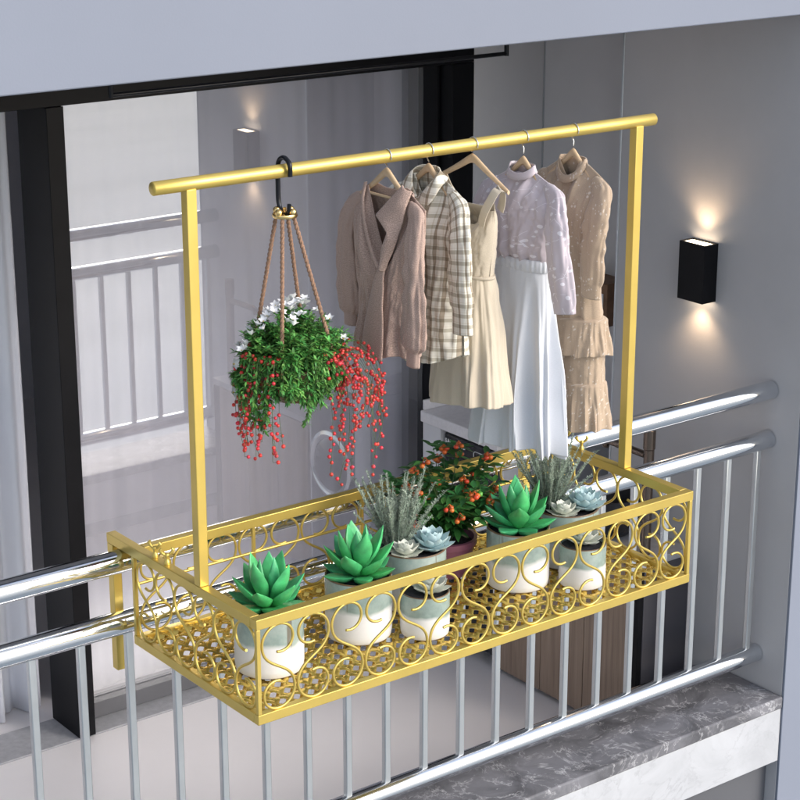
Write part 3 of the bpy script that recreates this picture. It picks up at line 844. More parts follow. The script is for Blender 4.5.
# small pots with ivory rosette
SS = 'small half glazed pots with ivory rosettes'
sp_a = empty('small_succulent_pot', (.630, -.110, TRAY), 'small half glazed pot with an ivory rosette between two large green succulents', 'potted plant', SS)
pot_mesh(.066, .122).build('pot', M['pot'], sp_a, smooth=40)
soil_mesh(.062, .110).build('soil', M['soil'], sp_a, smooth=60)
ro = lotus_mesh(8, .056, LOTW, .015).build('rosette', M['succ_white'], sp_a, smooth=70); ro.location = (.015, -.005, .112)
t = dup(sp_a); t.location = (1.188, -.115, TRAY); t.rotation_euler = (0, 0, .9); t['label'] = 'small half glazed pot with an ivory rosette near the right end of the golden tray'
# mixed planters
MP = 'mixed planters of silvery shrub and pale rosettes'
R_ = Vector((.795, -.607, 0)); T_ = Vector((-.607, -.795, 0))      # view right / towards the viewer, used to arrange plants in the pot
mp_a = empty('mixed_planter', (.727, .070, TRAY), 'wide glazed planter of silvery needle shrub and pale rosettes left of the orange berried bush', 'potted plant', MP)
pot_mesh(.093, .165).build('pot', M['pot'], mp_a, smooth=40)
soil_mesh(.088, .148).build('soil', M['soil'], mp_a, smooth=60)
o = needle_mesh(5, 74, .21, .125).build('needle_shrub', M['lav'], mp_a); o.location = R_*-.048+T_*-.03+Vector((0, 0, .148))
o = lotus_mesh(4, .066, LOT, .017).build('blue_rosette', M['succ_blue'], mp_a, smooth=70); o.location = R_*.052+T_*.0+Vector((0, 0, .152))
o = lotus_mesh(6, .050, LOTW, .0135).build('ivory_rosette', M['succ_white'], mp_a, smooth=70); o.location = R_*-.018+T_*.045+Vector((0, 0, .150))
t = dup(mp_a); t.location = (1.268, .043, TRAY); t.rotation_euler = (0, 0, .12); t['label'] = 'wide glazed planter of silvery needle shrub and pale rosettes under the white skirt'
for c_ in t.children:
    if c_.name.startswith('needle'): c_.location = R_*-.045+T_*-.04+Vector((0, 0, .148))

# berry bush
bb = empty('berry_bush', (.935, .180, TRAY), 'dark leafed bush full of orange red berries in a purple pot', 'potted plant')
m = MB(); m.lathe([(.055, 0), (.058, .003), (.07, .085), (.076, .087), (.078, .105), (.070, .106), (.066, .09), (.062, .075)], n=40); m.build('pot', M['purple_pot'], bb, smooth=40)
soil_mesh(.066, .088).build('soil', M['soil'], bb, smooth=60)
rnd = random.Random(12)
mst = MB(); mlf = MB(); tips = []
for i in range(54):
    a = rnd.uniform(0, 2*pi); sp = .138*sqrt(rnd.random()); hh = rnd.uniform(.10, .285)*(1-.25*(sp/.14)**2)
    top = Vector((cos(a)*sp, sin(a)*sp, .09+hh))
    P = catmull([Vector((cos(a)*.008, sin(a)*.008, .085)), Vector((cos(a)*sp*.35, sin(a)*sp*.35, .09+hh*.5)), top], 12)
    mst.tube(P, [.0022-.0014*j/11 for j in range(12)], 6)
    tips.append(top)
    for j in range(3, 12):
        for s in range(2 if j < 11 else 6):
            az = rnd.uniform(0, 2*pi); el = rnd.uniform(-.25, .55)
            d_ = Vector((cos(az)*cos(el), sin(az)*cos(el), sin(el)))
            leaf(mlf, P[j]+d_*.004, d_, Vector((0, 0, 1)), rnd.uniform(.026, .044), rnd.uniform(.0065, .0095), .3, rnd.uniform(0, .35))
mst.build('stems', M['stem'], bb, smooth=60)
mlf.build('foliage', M['leaf_dark'], bb, smooth=60)
def cluster(n, seed, r=.0070):
    rn = random.Random(seed); m = MB()
    for i in range(n):
        a = 2*pi*i/n+rn.uniform(-.3, .3)
        q = Vector((cos(a)*r*1.15, sin(a)*r*1.15, rn.uniform(-.006, .008))) if n > 1 else Vector((0, 0, 0))
        m.sphere(q, r*rn.uniform(.85, 1.08), 12, 8)
        m.tube([q+Vector((0, 0, r*.8)), Vector((0, 0, r*2.6))], .0007, 5)
    return m
cl = [cluster(k, k).build('berry_cluster', M['berry_orange'], bb, smooth=80) for k in (4, 5, 3)]
order = sorted(tips, key=lambda q: -(q.dot(T_)+q.z*1.2))
for i, q in enumerate(order[:34:2]+order[34:46:2]):
    o = cl[i] if i < 3 else cl[i % 3].copy()
    if i >= 3: COL.objects.link(o); o.parent = bb
    o.location = q+Vector((0, 0, rnd.uniform(-.02, .018)))+T_*rnd.uniform(.008, .02); o.rotation_euler = (0, 0, rnd.uniform(0, 6))
for i in range(3):
    gb = cluster(1, 20+i, .0075).build('unripe_berry', M['berry_green'], bb, smooth=80); gb.location = order[4*i+2]+Vector((.01, -.01, -.012))

bb.scale = (1.13, 1.13, 1.04)
# hanging planter
HX, HZ = .300, .515
hp = empty('hanging_planter', (HX, 0, HZ), 'hanging bowl of trailing greenery with white flowers and red berry strands', 'hanging plant')
hx = .281-HX
m = MB()      # carabiner style hook over the rod, in the plane across the rod
pts = catmull([(hx, -.026, .480), (hx, -.024, .510), (hx, 0, .5225), (hx, .024, .506), (hx, .027, .455), (hx, .024, .405), (hx, .004, .385), (hx, -.016, .392), (hx, -.02, .412)], 60)
m.tube(pts, [.0060]*54+[.005]*6, 12); m.build('hook', M['black_metal'], hp, smooth=60)
m = MB(); m.lathe([(.008, .378), (.030, .378), (.032, .382), (.030, .387), (.008, .387)], (hx, 0, 0), 32)
for k in range(4):
    a = k*pi/2+.35
    m.sphere((hx+.024*cos(a), .024*sin(a), .392), .0095, 12, 8)
m.tube([(hx, 0, .386), (hx, 0, .402)], .004, 10)
m.build('cord_ring', M['brass'], hp, smooth=50)
PR = .105
m = MB(); m.lathe([(.030, -.085), (.055, -.082), (.085, -.05), (PR-.004, -.012), (PR, 0), (PR+.003, .012), (PR-.004, .013), (PR-.010, 0), (.07, -.03)], n=56); m.build('bowl', M['bowl'], hp, smooth=50)
soil_mesh(PR-.011, -.004).build('soil', M['soil'], hp, smooth=60)
for k, ang in enumerate((-.2, 1.35, 2.9, 4.5)):
    d_ = R_*cos(ang)+T_*sin(-ang)*-1
    d_ = R_*cos(ang)-T_*sin(ang)
    top = Vector((hx, 0, .380))+d_*.022; bot = d_*(PR+.004)+Vector((0, 0, .006))
    m = MB()
    n = 90
    for ph in (0, pi):                       # two twisted strands read as cord
        P = []
        ax = (bot-top).normalized(); s1 = ax.cross(Vector((0, 0, 1))).normalized(); s2 = ax.cross(s1)
        for i in range(n+1):
            t = i/n; w = ph+t*2*pi*16
            P.append(top.lerp(bot, t)+s1*cos(w)*.0023+s2*sin(w)*.0023)
        m.tube(P, .0036, 7)
    m.build('cord', M['rope'], hp, smooth=80)
    m = MB(); m.tube([bot+Vector((0, 0, .008)), bot+Vector((0, 0, -.008))], .0052, 10); m.build('cord_clip', M['brass'], hp, smooth=50)
rnd = random.Random(31)
mlf = MB(); mst = MB()
# leafy mound
for i in range(230):
    a = rnd.uniform(0, 2*pi); u = sqrt(rnd.random())
    b = Vector((cos(a)*.06*u, sin(a)*.06*u, 0))
    hh = rnd.uniform(.06, .150)*(1-.45*u*u); out = .118*u*rnd.uniform(.7, 1.12)
    P = catmull([b, b+Vector((cos(a)*out*.4, sin(a)*out*.4, hh*.75)), b*.3+Vector((cos(a)*out, sin(a)*out, hh))], 12)
    mst.tube(P, .0009, 4)
    for j in range(3, 12):
        for s in range(4):
            az = rnd.uniform(0, 2*pi); el = rnd.uniform(-.2, .9)
            d_ = Vector((cos(az)*cos(el), sin(az)*cos(el), sin(el)))
            leaf(mlf, P[j], d_, Vector((0, 0, 1)), rnd.uniform(.012, .021), rnd.uniform(.0022, .0036), .3, rnd.uniform(0, .3))
# trailing strands, gathered into uneven lobes
def strand(ang, out, drop, wav=0):
    d_ = R_*cos(ang)-T_*sin(ang)
    b = d_*(PR*.8)
    e = d_*(PR+out)
    P = [b+Vector((0, 0, .03)), d_*(PR+out*.55)+Vector((0, 0, .045)), e+Vector((0, 0, -.01)), e+d_*.012+Vector((0, 0, -drop*.5)), e+d_*rnd.uniform(-.014, .014)+Vector((rnd.uniform(-.014, .014), 0, -drop))]
    return catmull(P, 34)
for i in range(112):
    ang = rnd.uniform(0, 2*pi)
    right = cos(ang)
    lobe = .5+.5*sin(5.0*ang+.52)
    drop = rnd.uniform(.02, .06)+.135*lobe**1.5*rnd.uniform(.35, 1)
    out = rnd.uniform(.0, .030)+.018*max(0, -right)*rnd.random()
    if right > .35:
        drop *= .5; out *= .4
    P = strand(ang, out, drop)
    mst.tube(P, .0009, 4)
    for j in range(3, 34):
        for s in range(4):
            az = rnd.uniform(0, 2*pi); el = rnd.uniform(-1.2, .4)
            d_ = Vector((cos(az)*cos(el), sin(az)*cos(el), sin(el)))
            leaf(mlf, P[j], d_, Vector((0, 0, 1)), rnd.uniform(.011, .021), rnd.uniform(.0022, .0036), .3, rnd.uniform(0, .35))
mlf.build('foliage', M['leaf_hang'], hp, smooth=60)
mst.build('stems', M['stem'], hp, smooth=60)
# red berry strands
def berry_strand(P, dens):
    m = MB(); m.tube(P, .0007, 4)
    ns = [0, len(m.f)]; red = []
    n = len(P)
    for j in range(6, n):
        if rnd.random() < dens or j == n-1:
            off = Vector((rnd.uniform(-1, 1), rnd.uniform(-1, 1), rnd.uniform(-.6, .2)))*.010
            m.tube([P[j], P[j]+off], .0005, 4)
            k0 = len(m.f); m.sphere(P[j]+off, rnd.uniform(.0042, .0054), 10, 7); red.append((k0, len(m.f)))
    o = m.build('berry_strand', M['stem'], hp, smooth=80)
    o.data.materials.append(M['berry_red'])
    for k0, k1 in red:
        for q in range(k0, k1): o.data.polygons[q].material_index = 1
    return o
for i in range(30):                    # right hand fall
    ang = rnd.uniform(-.95, .55)
    P = strand(ang, rnd.uniform(.0, .125), rnd.choice((.06, .10, .14, .19, .24, .27))*rnd.uniform(.8, 1.1))
    berry_strand(P, .42)
for i in range(25):                    # lower left fall
    ang = rnd.uniform(2.9, 4.5) if i > 4 else rnd.uniform(2.6, 3.3)
    P = strand(ang, rnd.uniform(.0, .035), rnd.uniform(.13, .25) if i > 4 else rnd.uniform(.05, .1))
    berry_strand(P, .42)
# white blossoms
def blossom():
    m = MB()
    for k in range(5):
        a = 2*pi*k/5
        d_ = Vector((cos(a)*.75, sin(a)*.75, .75))
        leaf(m, Vector((0, 0, 0)), d_, Vector((0, 0, 1)), .0165, .0048, .35, .1)
    return m
b0 = blossom().build('blossom', M['petal'], hp, smooth=60)
eye = MB(); eye.sphere((0, 0, .003), .0016, 8, 6); eye.build('flower_eye', M['pollen'], b0, smooth=80)
nb = 0
while nb < 64:
    u = rnd.gauss(-.030, .050); v = rnd.uniform(-.05, .07); z = .160-.085*((u*u+v*v)/.0139)+rnd.uniform(-.012, .010)
    if abs(u) > .14 or z < .03: continue
    o = b0 if nb == 0 else dup(b0)
    if nb: o.parent = hp
    o.location = R_*u+T_*v+Vector((0, 0, z)); o.rotation_euler = (rnd.uniform(-.6, .6), rnd.uniform(-.6, .6), rnd.uniform(0, 6)); nb += 1
for (u, v, z) in ((-.148, .03, .012), (-.150, .05, -.055)):
    o = dup(b0); o.parent = hp; o.location = R_*u+T_*v+Vector((0, 0, z)); o.rotation_euler = (1.2, -.5, .4); o.scale = (1.25, 1.25, 1.25)

# ------------------------------------------------------------------ hangers and clothes
def hanger(X, apex, half, drop, lab, tilt=0, bar=False):
    h = empty('clothes_hanger', (X, 0, 1.006), lab, 'hanger', 'beech clothes hangers on the golden rod')
    h.rotation_euler = (0, 0, tilt)
    zt = apex-1.006
    m = MB()
    rr = .0188
    P = [(0, rr*cos(a), rr*sin(a)) for a in [radians(200-220*i/16) for i in range(17)]]
    P += [(0, rr*.72, -.012), (0, rr*.25, -.021), (0, 0, -.028), (0, 0, zt+.006)] if zt < -.038 else [(0, rr*.5, -.017), (0, 0, zt+.004)]
    m.tube(P, .0016, 8); m.build('hook', M['wire'], h, smooth=70)
    m = MB(); n = 40; k = 12; vs = []; fs = []
    for i in range(n+1):
        s = -1+2*i/n
        q = max(0, sqrt(s*s+.012)-.11)
        y = s*half
        z = zt-.008-drop*q**.85
        hgt = lerp(.0145, .0065, min(1, abs(s)**.8)); tk = lerp(.0062, .0045, abs(s))
        for j in range(k):
            a = 2*pi*j/k
            vs.append((-.003*s*s+tk*cos(a), y, z-hgt*.25+hgt*.85*sin(a)))
    for i in range(n):
        for j in range(k):
            a = i*k+j; b = i*k+(j+1) % k
            fs.append((a, a+k, b+k, b))
    fs.append(tuple(range(k))); fs.append(tuple(n*k+j for j in range(k-1, -1, -1)))
    m.add(vs, fs); m.build('yoke', M['hanger'], h, smooth=60)
    if bar:
        zz = zt-.014-drop*.62
        m = MB(); m.tube([(-.008, -half*.70, zz), (-.008, half*.70, zz)], .0036, 10); m.build('trouser_bar', M['hanger'], h, smooth=60)
    return h

def body(yc, ztf, ztb, zhem, hw, dep, neck, folds, seed, nS=120, nT=120, wr=.006, v0=0, lift=0, diag=0):
    """front and back cloth sheets joined at the sides and shoulders -> MB, uvs.
    ztf/ztb(s): top edges, zhem(s): hem, hw(t)/dep(t): half width and half depth,
    neck: |s| below which front and back stay open"""
    m = MB(); uvs = []
    for side in (-1, 1):
        o = len(m.v)
        for j in range(nT+1):
            t = j/nT
            for i in range(nS+1):
                s = sin(pi/2*(-1+2*i/nS))
                zt = (ztf if side < 0 else ztb)(s)
                z = lerp(zt, zhem(s), t)
                h = hw(t)
                y = yc+s*h
                prof = max(0, 1-abs(s)**2.3)**.5
                if abs(s) < neck:
                    D = lerp(.012, dep(t), sst(0, .20, t))
                else:
                    D = dep(t)*sst(-.02, .26, t)**.8*sst(0, .03, t)
                x = D*prof
                F = 0; G = 0
                ph0 = .9*noise.noise((s*1.4, t*1.1, seed))
                for (A, kk, ph, t0) in folds:
                    env = sst(t0, 1.0, t)
                    w = kk*s+ph+1.1*noise.noise((s*1.7, t*1.2, seed+ph))+(0 if side < 0 else 1.7)
                    F += A*env*(sin(w)+.25*sin(2*w+ph))
                    G += A*env*cos(w)
                e0 = sst(.02, .16, t)
                W = wr*noise.noise((s*4.0+diag*t*3, t*2.0, seed*1.7+side*3))*e0
                W += .55*wr*noise.noise((s*9-diag*t*5, t*4.5, seed+5*side))*e0
                W += .30*wr*noise.noise((s*15, t*17, seed+9*side))*e0
                ed = min(1, (1-abs(s))*9)
                x += (F+W)*ed
                yy = y+.45*G*ed+(F*.7*(1-ed)*(1 if s > 0 else -1))
                if 0 < t and abs(s) < .999: x = max(x, .0012)
                m.v.append((side*x, yy, z-lift*(yy-yc)))
                uvs.append((s*h+.5+(.7 if side > 0 else 0), z+v0))
        for j in range(nT):
            for i in range(nS):
                a = o+j*(nS+1)+i
                q = (a, a+1, a+nS+2, a+nS+1)
                m.f.append(q if side > 0 else q[::-1])
    return m, uvs

def ringskirt(yc, z1, zhem, hw, dep, folds, seed, nA=260, nT=90, wr=.003, lift=0, xc=0, e=.80):
    """closed gathered skirt: folds run right round the body"""
    m = MB(); uvs = []
    for j in range(nT+1):
        t = j/nT; A_ = dep(t); B_ = hw(t)
        for i in range(nA+1):
            a = 2*pi*i/nA
            ca, sa = cos(a), sin(a)
            cx = abs(ca)**e*(1 if ca >= 0 else -1); cy = abs(sa)**e*(1 if sa >= 0 else -1)
            nr = Vector((ca*B_, sa*A_, 0)).normalized()
            F = 0; G = 0
            for (amp, k, ph, t0, tp) in folds:
                env = sst(t0, tp, t)
                w = k*a+ph+.85*noise.noise((ca*1.6, sa*1.6, t*1.0+seed+ph))*(3 if k > 12 else 2)
                F += amp*env*(sin(w)*.8+.3*sin(2*w+1))*(.65+.7*(.5+.5*noise.noise((ca*1.1, sa*1.1, seed+k))))
                G += amp*env*cos(w)
            F += wr*noise.noise((ca*3, sa*3, t*3+seed))+.5*wr*noise.noise((ca*7, sa*7, t*7+seed))
            x = xc+A_*cx+nr.x*F-nr.y*G*.5; y = yc+B_*cy+nr.y*F+nr.x*G*.5
            z = lerp(z1, zhem(a), t)
            m.v.append((x, y, z-lift*(y-yc))); uvs.append((a*(B_+A_)*.5*1.3, z))
    for j in range(nT):
        for i in range(nA):
            q = j*(nA+1)+i; m.f.append((q, q+nA+1, q+nA+2, q+1))
    return m, uvs

def sleeve(P, R, seed, nL=96, nR=40, flat=.50, wr=.006, cuff=None, pleat=0, elbow=.55):
    Q = catmull(P, nL); m = MB(); uvs = []
    L_ = 0
    for i in range(nL):
        if i: L_ += (Q[i]-Q[i-1]).length
        t = i/(nL-1)
        r0 = pw(t, R)
        tan = (Q[min(i+1, nL-1)]-Q[max(i-1, 0)]).normalized()
        ax = Vector((1, 0, 0)); ax = (ax-tan*ax.dot(tan)).normalized(); ay = tan.cross(ax)
        env = sst(.04, .22, t)
        for k in range(nR):
            a = 2*pi*k/nR
            ca, sa = cos(a), sin(a)
            w = 1.2*wr*noise.noise((ca*2.1, sa*2.1, t*2.6+seed))                         # long hanging folds
            w += .8*wr*noise.noise((ca*1.2+t*3, sa*1.2, t*15+seed))*math.exp(-((t-elbow)/.22)**2)   # crumple at the elbow
            w += .45*wr*noise.noise((ca*3.4+t*5, sa*3.4, t*9+seed*2))
            if pleat: w += pleat*sin(11*a+seed+2*noise.noise((a, t*2, seed)))*sst(.45, .82, t)*(1-sst(.86, .90, t))
            if cuff and t > cuff: w *= .18
            rr = max(.004, r0+w*env)
            m.v.append(Q[i]+ax*(ca*rr*flat)+ay*(sa*rr))
            uvs.append((a/(2*pi)*.26+.1, -L_+.35))
    for i in range(nL-1):
        for k in range(nR):
            a = i*nR+k; b = i*nR+(k+1) % nR
            m.f.append((a, b, b+nR, a+nR))
    m.f.append(tuple(range(nR-1, -1, -1)))
    o = len(m.v)                                   # turn the cuff edge inwards
    for k in range(nR):
        p = Vector(m.v[(nL-1)*nR+k]); m.v.append(tuple(p.lerp(Q[-1], .16)+Vector((0, 0, .001)))); uvs.append(uvs[(nL-1)*nR+k])
    o2 = len(m.v)
    for k in range(nR):
        p = Vector(m.v[(nL-1)*nR+k]); m.v.append(tuple(p.lerp(Q[-1], .22)+Vector((0, 0, .03)))); uvs.append(uvs[(nL-1)*nR+k])
    for k in range(nR):
        a = (nL-1)*nR+k; b = (nL-1)*nR+(k+1) % nR; k2 = (k+1) % nR
        m.f.append((a, b, o+k2, o+k)); m.f.append((o+k, o+k2, o2+k2, o2+k))
    return m, uvs
def mk(mu, name, mat, parent, solid=.0018, merge=.0006):
    m, uvs = mu
    return m.build(name, mat, parent, smooth=180, uvs=uvs, merge=merge, solid=solid)
def band(pts, w, th, name, mat, parent, sm=True):
    """a flat ribbon of cloth along pts (plackets, straps, seams)"""
    m = MB(); uvs = []
    Q = catmull(pts, 48); n = len(Q)
    for i, q in enumerate(Q):
        tan = (Q[min(i+1, n-1)]-Q[max(i-1, 0)]).normalized()
        nx_ = Vector((-1, 0, 0)); sd = tan.cross(nx_).normalized()
        for (a, b_) in ((-w, th*.3), (-w*.5, th), (w*.5, th), (w, th*.3), (w, -th*.6), (-w, -th*.6)):
            m.v.append(tuple(q+sd*a+nx_*b_)); uvs.append((a+.3, i/n*.4))
    for i in range(n-1):
        for k in range(6):
            a = i*6+k; b = i*6+(k+1) % 6
            m.f.append((a, b, b+6, a+6))
    m.f.append((5, 4, 3, 2, 1, 0)); m.f.append(tuple((n-1)*6+k for k in range(6)))
    return m.build(name, mat, parent, smooth=60, uvs=uvs)
def sheet(A, B, name, mat, parent, n=48, k=10, bulge=.006, solid=.0024, uo=.3, linear=False):
    """a cloth flap between two edge curves"""
    def lin(P, n):
        P = [Vector(p) for p in P]; L = [0]
        for a, b in zip(P, P[1:]): L.append(L[-1]+(b-a).length)
        out = []
        for i in range(n):
            u = L[-1]*i/(n-1); j = 0
            while j < len(P)-2 and u > L[j+1]: j += 1
            out.append(P[j].lerp(P[j+1], (u-L[j])/max(1e-6, L[j+1]-L[j])))
        return out
    A = lin(A, n) if linear else catmull(A, n); B = lin(B, n) if linear else catmull(B, n)
    m = MB(); uvs = []
    for i in range(n):
        for q in range(k+1):
            t = q/k
            p = A[i].lerp(B[i], t)+Vector((-bulge*sin(pi*t)+.0025*noise.noise((i*.12, t*2, bulge*90)), 0, 0))
            m.v.append(tuple(p)); uvs.append((uo+p.y, p.z))
    for i in range(n-1):
        for q in range(k):
            a = i*(k+1)+q; m.f.append((a, a+1, a+k+2, a+k+1))
    return m.build(name, mat, parent, smooth=180, uvs=uvs, solid=solid)
def neckring(prof, dip, yc, name, mat, parent, dx=-.003, back=0, p=1.0):
    m = MB(); uvs = []; n = 64; K = len(prof)
    for i in range(n+1):
        a = 2*pi*i/n
        for r_, z_ in prof:
            m.v.append((r_*.52*cos(a)+dx, yc+r_*sin(a), z_-dip*max(0, -cos(a))**p-back*max(0, cos(a)))); uvs.append((i*.006, z_))
    for i in range(n):
        for k in range(K-1):
            a = i*K+k; m.f.append((a, a+K, a+K+1, a+1))
    return m.build(name, mat, parent, smooth=180, uvs=uvs, solid=.0012)
def nk(s, a, b): return 1-sst(a, b, abs(s))

# --- rose cardigan ----------------------------------------------------------
X = .5905
hanger(X, .978, .126, .094, 'beech hanger with trouser bar holding the rose cardigan', 0, bar=True)
cg = empty('cardigan', (X, 0, 0), 'rose taupe knit cardigan with deep V neck, first on the rod', 'cardigan')
CY = -.006
ztb = lambda s: .934-.046*max(0, (abs(s)-.40)/.60)**1.2-.010*nk(s, .1, .5)
ztf = lambda s: ztb(s)-.205*max(0, 1-abs(s+.14)/.60)**.85
hwC = lambda t: pw(t, [(0, .150), (.10, .150), (.30, .128), (.62, .108), (.8, .112), (1, .122)])
dpC = lambda t: pw(t, [(0, .02), (.3, .046), (.62, .040), (1, .054)])
mk(body(CY, ztf, ztb, lambda s: .500+.010*s*s+.004*sin(8*s), hwC, dpC, .62, [(.006, 10, .3, .45), (.003, 23, 1.2, .58)], 3.3, wr=.010, lift=.05, diag=.5), 'torso', M['cardigan'], cg)
mk(sleeve([(.0, .100, .891), (.0, .134, .862), (-.002, .156, .824), (-.004, .162, .77), (-.004, .160, .70), (-.004, .156, .63), (-.004, .154, .585), (-.004, .152, .540)],
          [(0, .014), (.07, .023), (.16, .030), (.4, .033), (.78, .041), (.87, .038), (.91, .024), (1, .024)], 1.2, cuff=.895, pleat=.0035, wr=.010), 'sleeve', M['cardigan'], cg)
mk(sleeve([(-.006, -.100, .900), (-.014, -.136, .872), (-.036, -.164, .828), (-.050, -.178, .77), (-.054, -.182, .70), (-.054, -.182, .62), (-.054, -.180, .57), (-.054, -.178, .512)],
          [(0, .014), (.07, .023), (.16, .029), (.4, .031), (.78, .039), (.87, .036), (.91, .022), (1, .022)], 4.4, cuff=.895, pleat=.0035, wr=.010), 'sleeve', M['cardigan'], cg)
band([(-.012, .074, .932), (-.030, .064, .89), (-.042, .038, .83), (-.050, .002, .775), (-.054, -.034, .735)], .006, .003, 'neckband', M['cardigan'], cg)
sheet([(-.006, -.112, .935), (-.024, -.112, .900), (-.036, -.104, .845), (-.046, -.088, .79), (-.055, -.060, .730)],
      [(-.016, -.086, .948), (-.052, -.022, .868), (-.058, -.078, .836), (-.060, -.056, .786), (-.058, -.046, .735)], 'lapel', M['cardigan'], cg, linear=True, bulge=.009, solid=.004)
sheet([(-.054, -.040, .742), (-.056, -.012, .68), (-.056, .014, .60), (-.060, .034, .502)],
      [(-.054, -.062, .742), (-.058, -.060, .68), (-.060, -.060, .60), (-.062, -.060, .499)], 'front_overlap', M['cardigan'], cg, bulge=.006, solid=.004)

# --- plaid shirt ------------------------------------------------------------
X = .7236
hanger(X, .974, .122, .098, 'beech hanger inside the collar of the plaid shirt')
sg = empty('plaid_shirt', (X, 0, 0), 'cream and brown plaid shirt with collar hanging behind the rose cardigan', 'shirt')
ztb = lambda s: .947-.056*max(0, (abs(s)-.28)/.72)**1.15
ztf = lambda s: ztb(s)-.050*nk(s, .04, .34)
mk(body(0, ztf, ztb, lambda s: .462+.030*abs(s)**2.5, lambda t: pw(t, [(0, .152), (.12, .150), (.5, .138), (1, .146)]), lambda t: pw(t, [(0, .02), (.3, .045), (1, .056)]),
        .33, [(.005, 9, .9, .2), (.003, 19, .1, .4)], 8.3, wr=.011, lift=.05, diag=.4), 'torso', M['plaid'], sg)
mk(sleeve([(-.004, -.096, 0.908), (-.008, -.132, 0.876), (-.026, -.158, 0.838), (-.038, -.174, 0.790), (-.042, -.184, 0.710), (-.042, -.190, 0.640), (-.042, -.194, 0.575)],
          [(0, .014), (.07, .024), (.17, .034), (.5, .037), (.80, .037), (.85, .032), (1, .034)], 2.2, cuff=.83, wr=.010), 'sleeve', M['plaid'], sg)
mk(sleeve([(0, .096, 0.899), (0, .132, 0.866), (0, .158, 0.828), (0, .164, 0.780), (0, .164, 0.700), (0, .164, 0.630), (0, .164, 0.560)],
          [(0, .014), (.07, .024), (.17, .034), (.5, .037), (.80, .037), (.85, .032), (1, .034)], 6.2, cuff=.83, wr=.010), 'sleeve', M['plaid'], sg)
for g_ in (1, -1):
    sheet([(.020, 0, .966), (.008, .036*g_, .964), (-.014, .047*g_, .950), (-.030, .026*g_, .916), (-.036, .003*g_, .893)],
          [(.030, 0, .946), (.018, .054*g_, .942), (-.018, .072*g_, .924), (-.040, .062*g_, .892), (-.046, .040*g_, .868)], 'collar', M['plaid'], sg, bulge=.005, solid=.0026)
band([(-.034, 0, .890), (-.048, -.001, .82), (-.054, .001, .70), (-.057, .002, .58), (-.060, .002, .462)], .010, .0025, 'placket', M['plaid'], sg)
bt = None
for i in range(5):
    z = .85-.075*i
    if bt is None:
        m = MB(); m.lathe([(.0015, 0), (.0045, 0), (.005, .0008), (.0045, .0018), (.001, .0016)], n=14); bt = m.build('button', M['print'], sg, smooth=50); o = bt
    else:
        o = bt.copy(); COL.objects.link(o); o.parent = sg
    o.rotation_euler = (0, -pi/2, 0); o.location = (-.0515-.0022*i-(.004 if i else 0)*.5, .001, z)

# --- cream sleeveless dress -------------------------------------------------
X = .8676
hanger(X, .982, .138, .078, 'bare beech hanger with the strap of the cream dress', .06)
dg = empty('sleeveless_dress', (X, 0, 0), 'cream sleeveless dress slung by its strap from a bare hanger', 'dress')
ztb = lambda s: .862-.014*nk(s, .3, .9)
ztf = lambda s: .842-.042*nk(s, .25, .95)
mk(body(.006, ztf, ztb, lambda s: .660, lambda t: pw(t, [(0, .094), (.25, .096), (1, .079)]), lambda t: pw(t, [(0, .03), (.5, .046), (1, .040)]), .97, [(.002, 14, .5, .4)], 4.1, wr=.006, lift=.04), 'bodice', M['linen'], dg)
mk(ringskirt(.006, .668, lambda a: .318+.006*sin(2*a), lambda t: pw(t, [(0, .080), (.12, .090), (.5, .108), (1, .124)]), lambda t: pw(t, [(0, .041), (.12, .050), (.5, .066), (1, .082)]),
   [(.0105, 7, .5, .0, 1), (.0022, 19, 2.0, -.1, .5)], 4.4, nA=320, nT=90, wr=.004, lift=.04), 'gathered_skirt', M['linen'], dg)
neckring([(.0865, .662), (.0885, .666), (.0865, .670)], 0, .006, 'waist_seam', M['linen'], dg, dx=0)
band([(-.030, -.072, .812), (-.036, -.090, .845), (-.030, -.108, .880), (-.020, -.117, .904), (-.004, -.118, .908), (.008, -.112, .890), (.018, -.098, .868), (.022, -.086, .845)], .013, .002, 'strap', M['linen'], dg)
band([(-.028, .088, .815), (-.022, .104, .86), (-.014, .112, .906), (-.004, .113, .912), (.008, .106, .88), (.022, .092, .85)], .012, .002, 'strap', M['linen'], dg)

# --- lilac blouse and white skirt ------------------------------------------
X = 1.0406
hanger(X, .957, .098, .086, 'beech hanger inside the high neck of the lilac blouse')
bg = empty('floral_blouse', (X, 0, 0), 'lilac high necked blouse with white floral print, tucked into the white skirt', 'blouse')
ztb = lambda s: .932-.010*sst(0, .25, abs(s))-.056*max(0, (abs(s)-.22)/.78)**1.1
ztf = lambda s: ztb(s)-.016*nk(s, .05, .3)
mk(body(.004, ztf, ztb, lambda s: .672, lambda t: pw(t, [(0, .160), (.15, .158), (.55, .138), (.9, .122), (1, .112)]), lambda t: pw(t, [(0, .02), (.35, .048), (.8, .058), (1, .042)]),
        .26, [(.004, 12, .2, .3), (.004, 26, 1.1, .6)], 6.6, wr=.010, lift=.07, diag=.4), 'torso', M['floral'], bg)
mk(sleeve([(-.004, -.098, 0.891), (-.008, -.136, 0.860), (-.028, -.164, 0.823), (-.040, -.184, 0.780), (-.044, -.202, 0.700), (-.044, -.218, 0.630), (-.044, -.226, 0.583)],
          [(0, .014), (.07, .024), (.18, .034), (.5, .038), (.9, .038), (1, .037)], 7.7, wr=.009), 'sleeve', M['floral'], bg)
mk(sleeve([(0, .098, 0.878), (0, .136, 0.842), (0, .160, 0.803), (0, .168, 0.760), (.004, .168, 0.690), (.006, .164, 0.620), (.006, .160, 0.575)],
          [(0, .014), (.07, .024), (.18, .033), (.5, .036), (.9, .037), (1, .036)], 9.7, wr=.009), 'sleeve', M['floral'], bg)
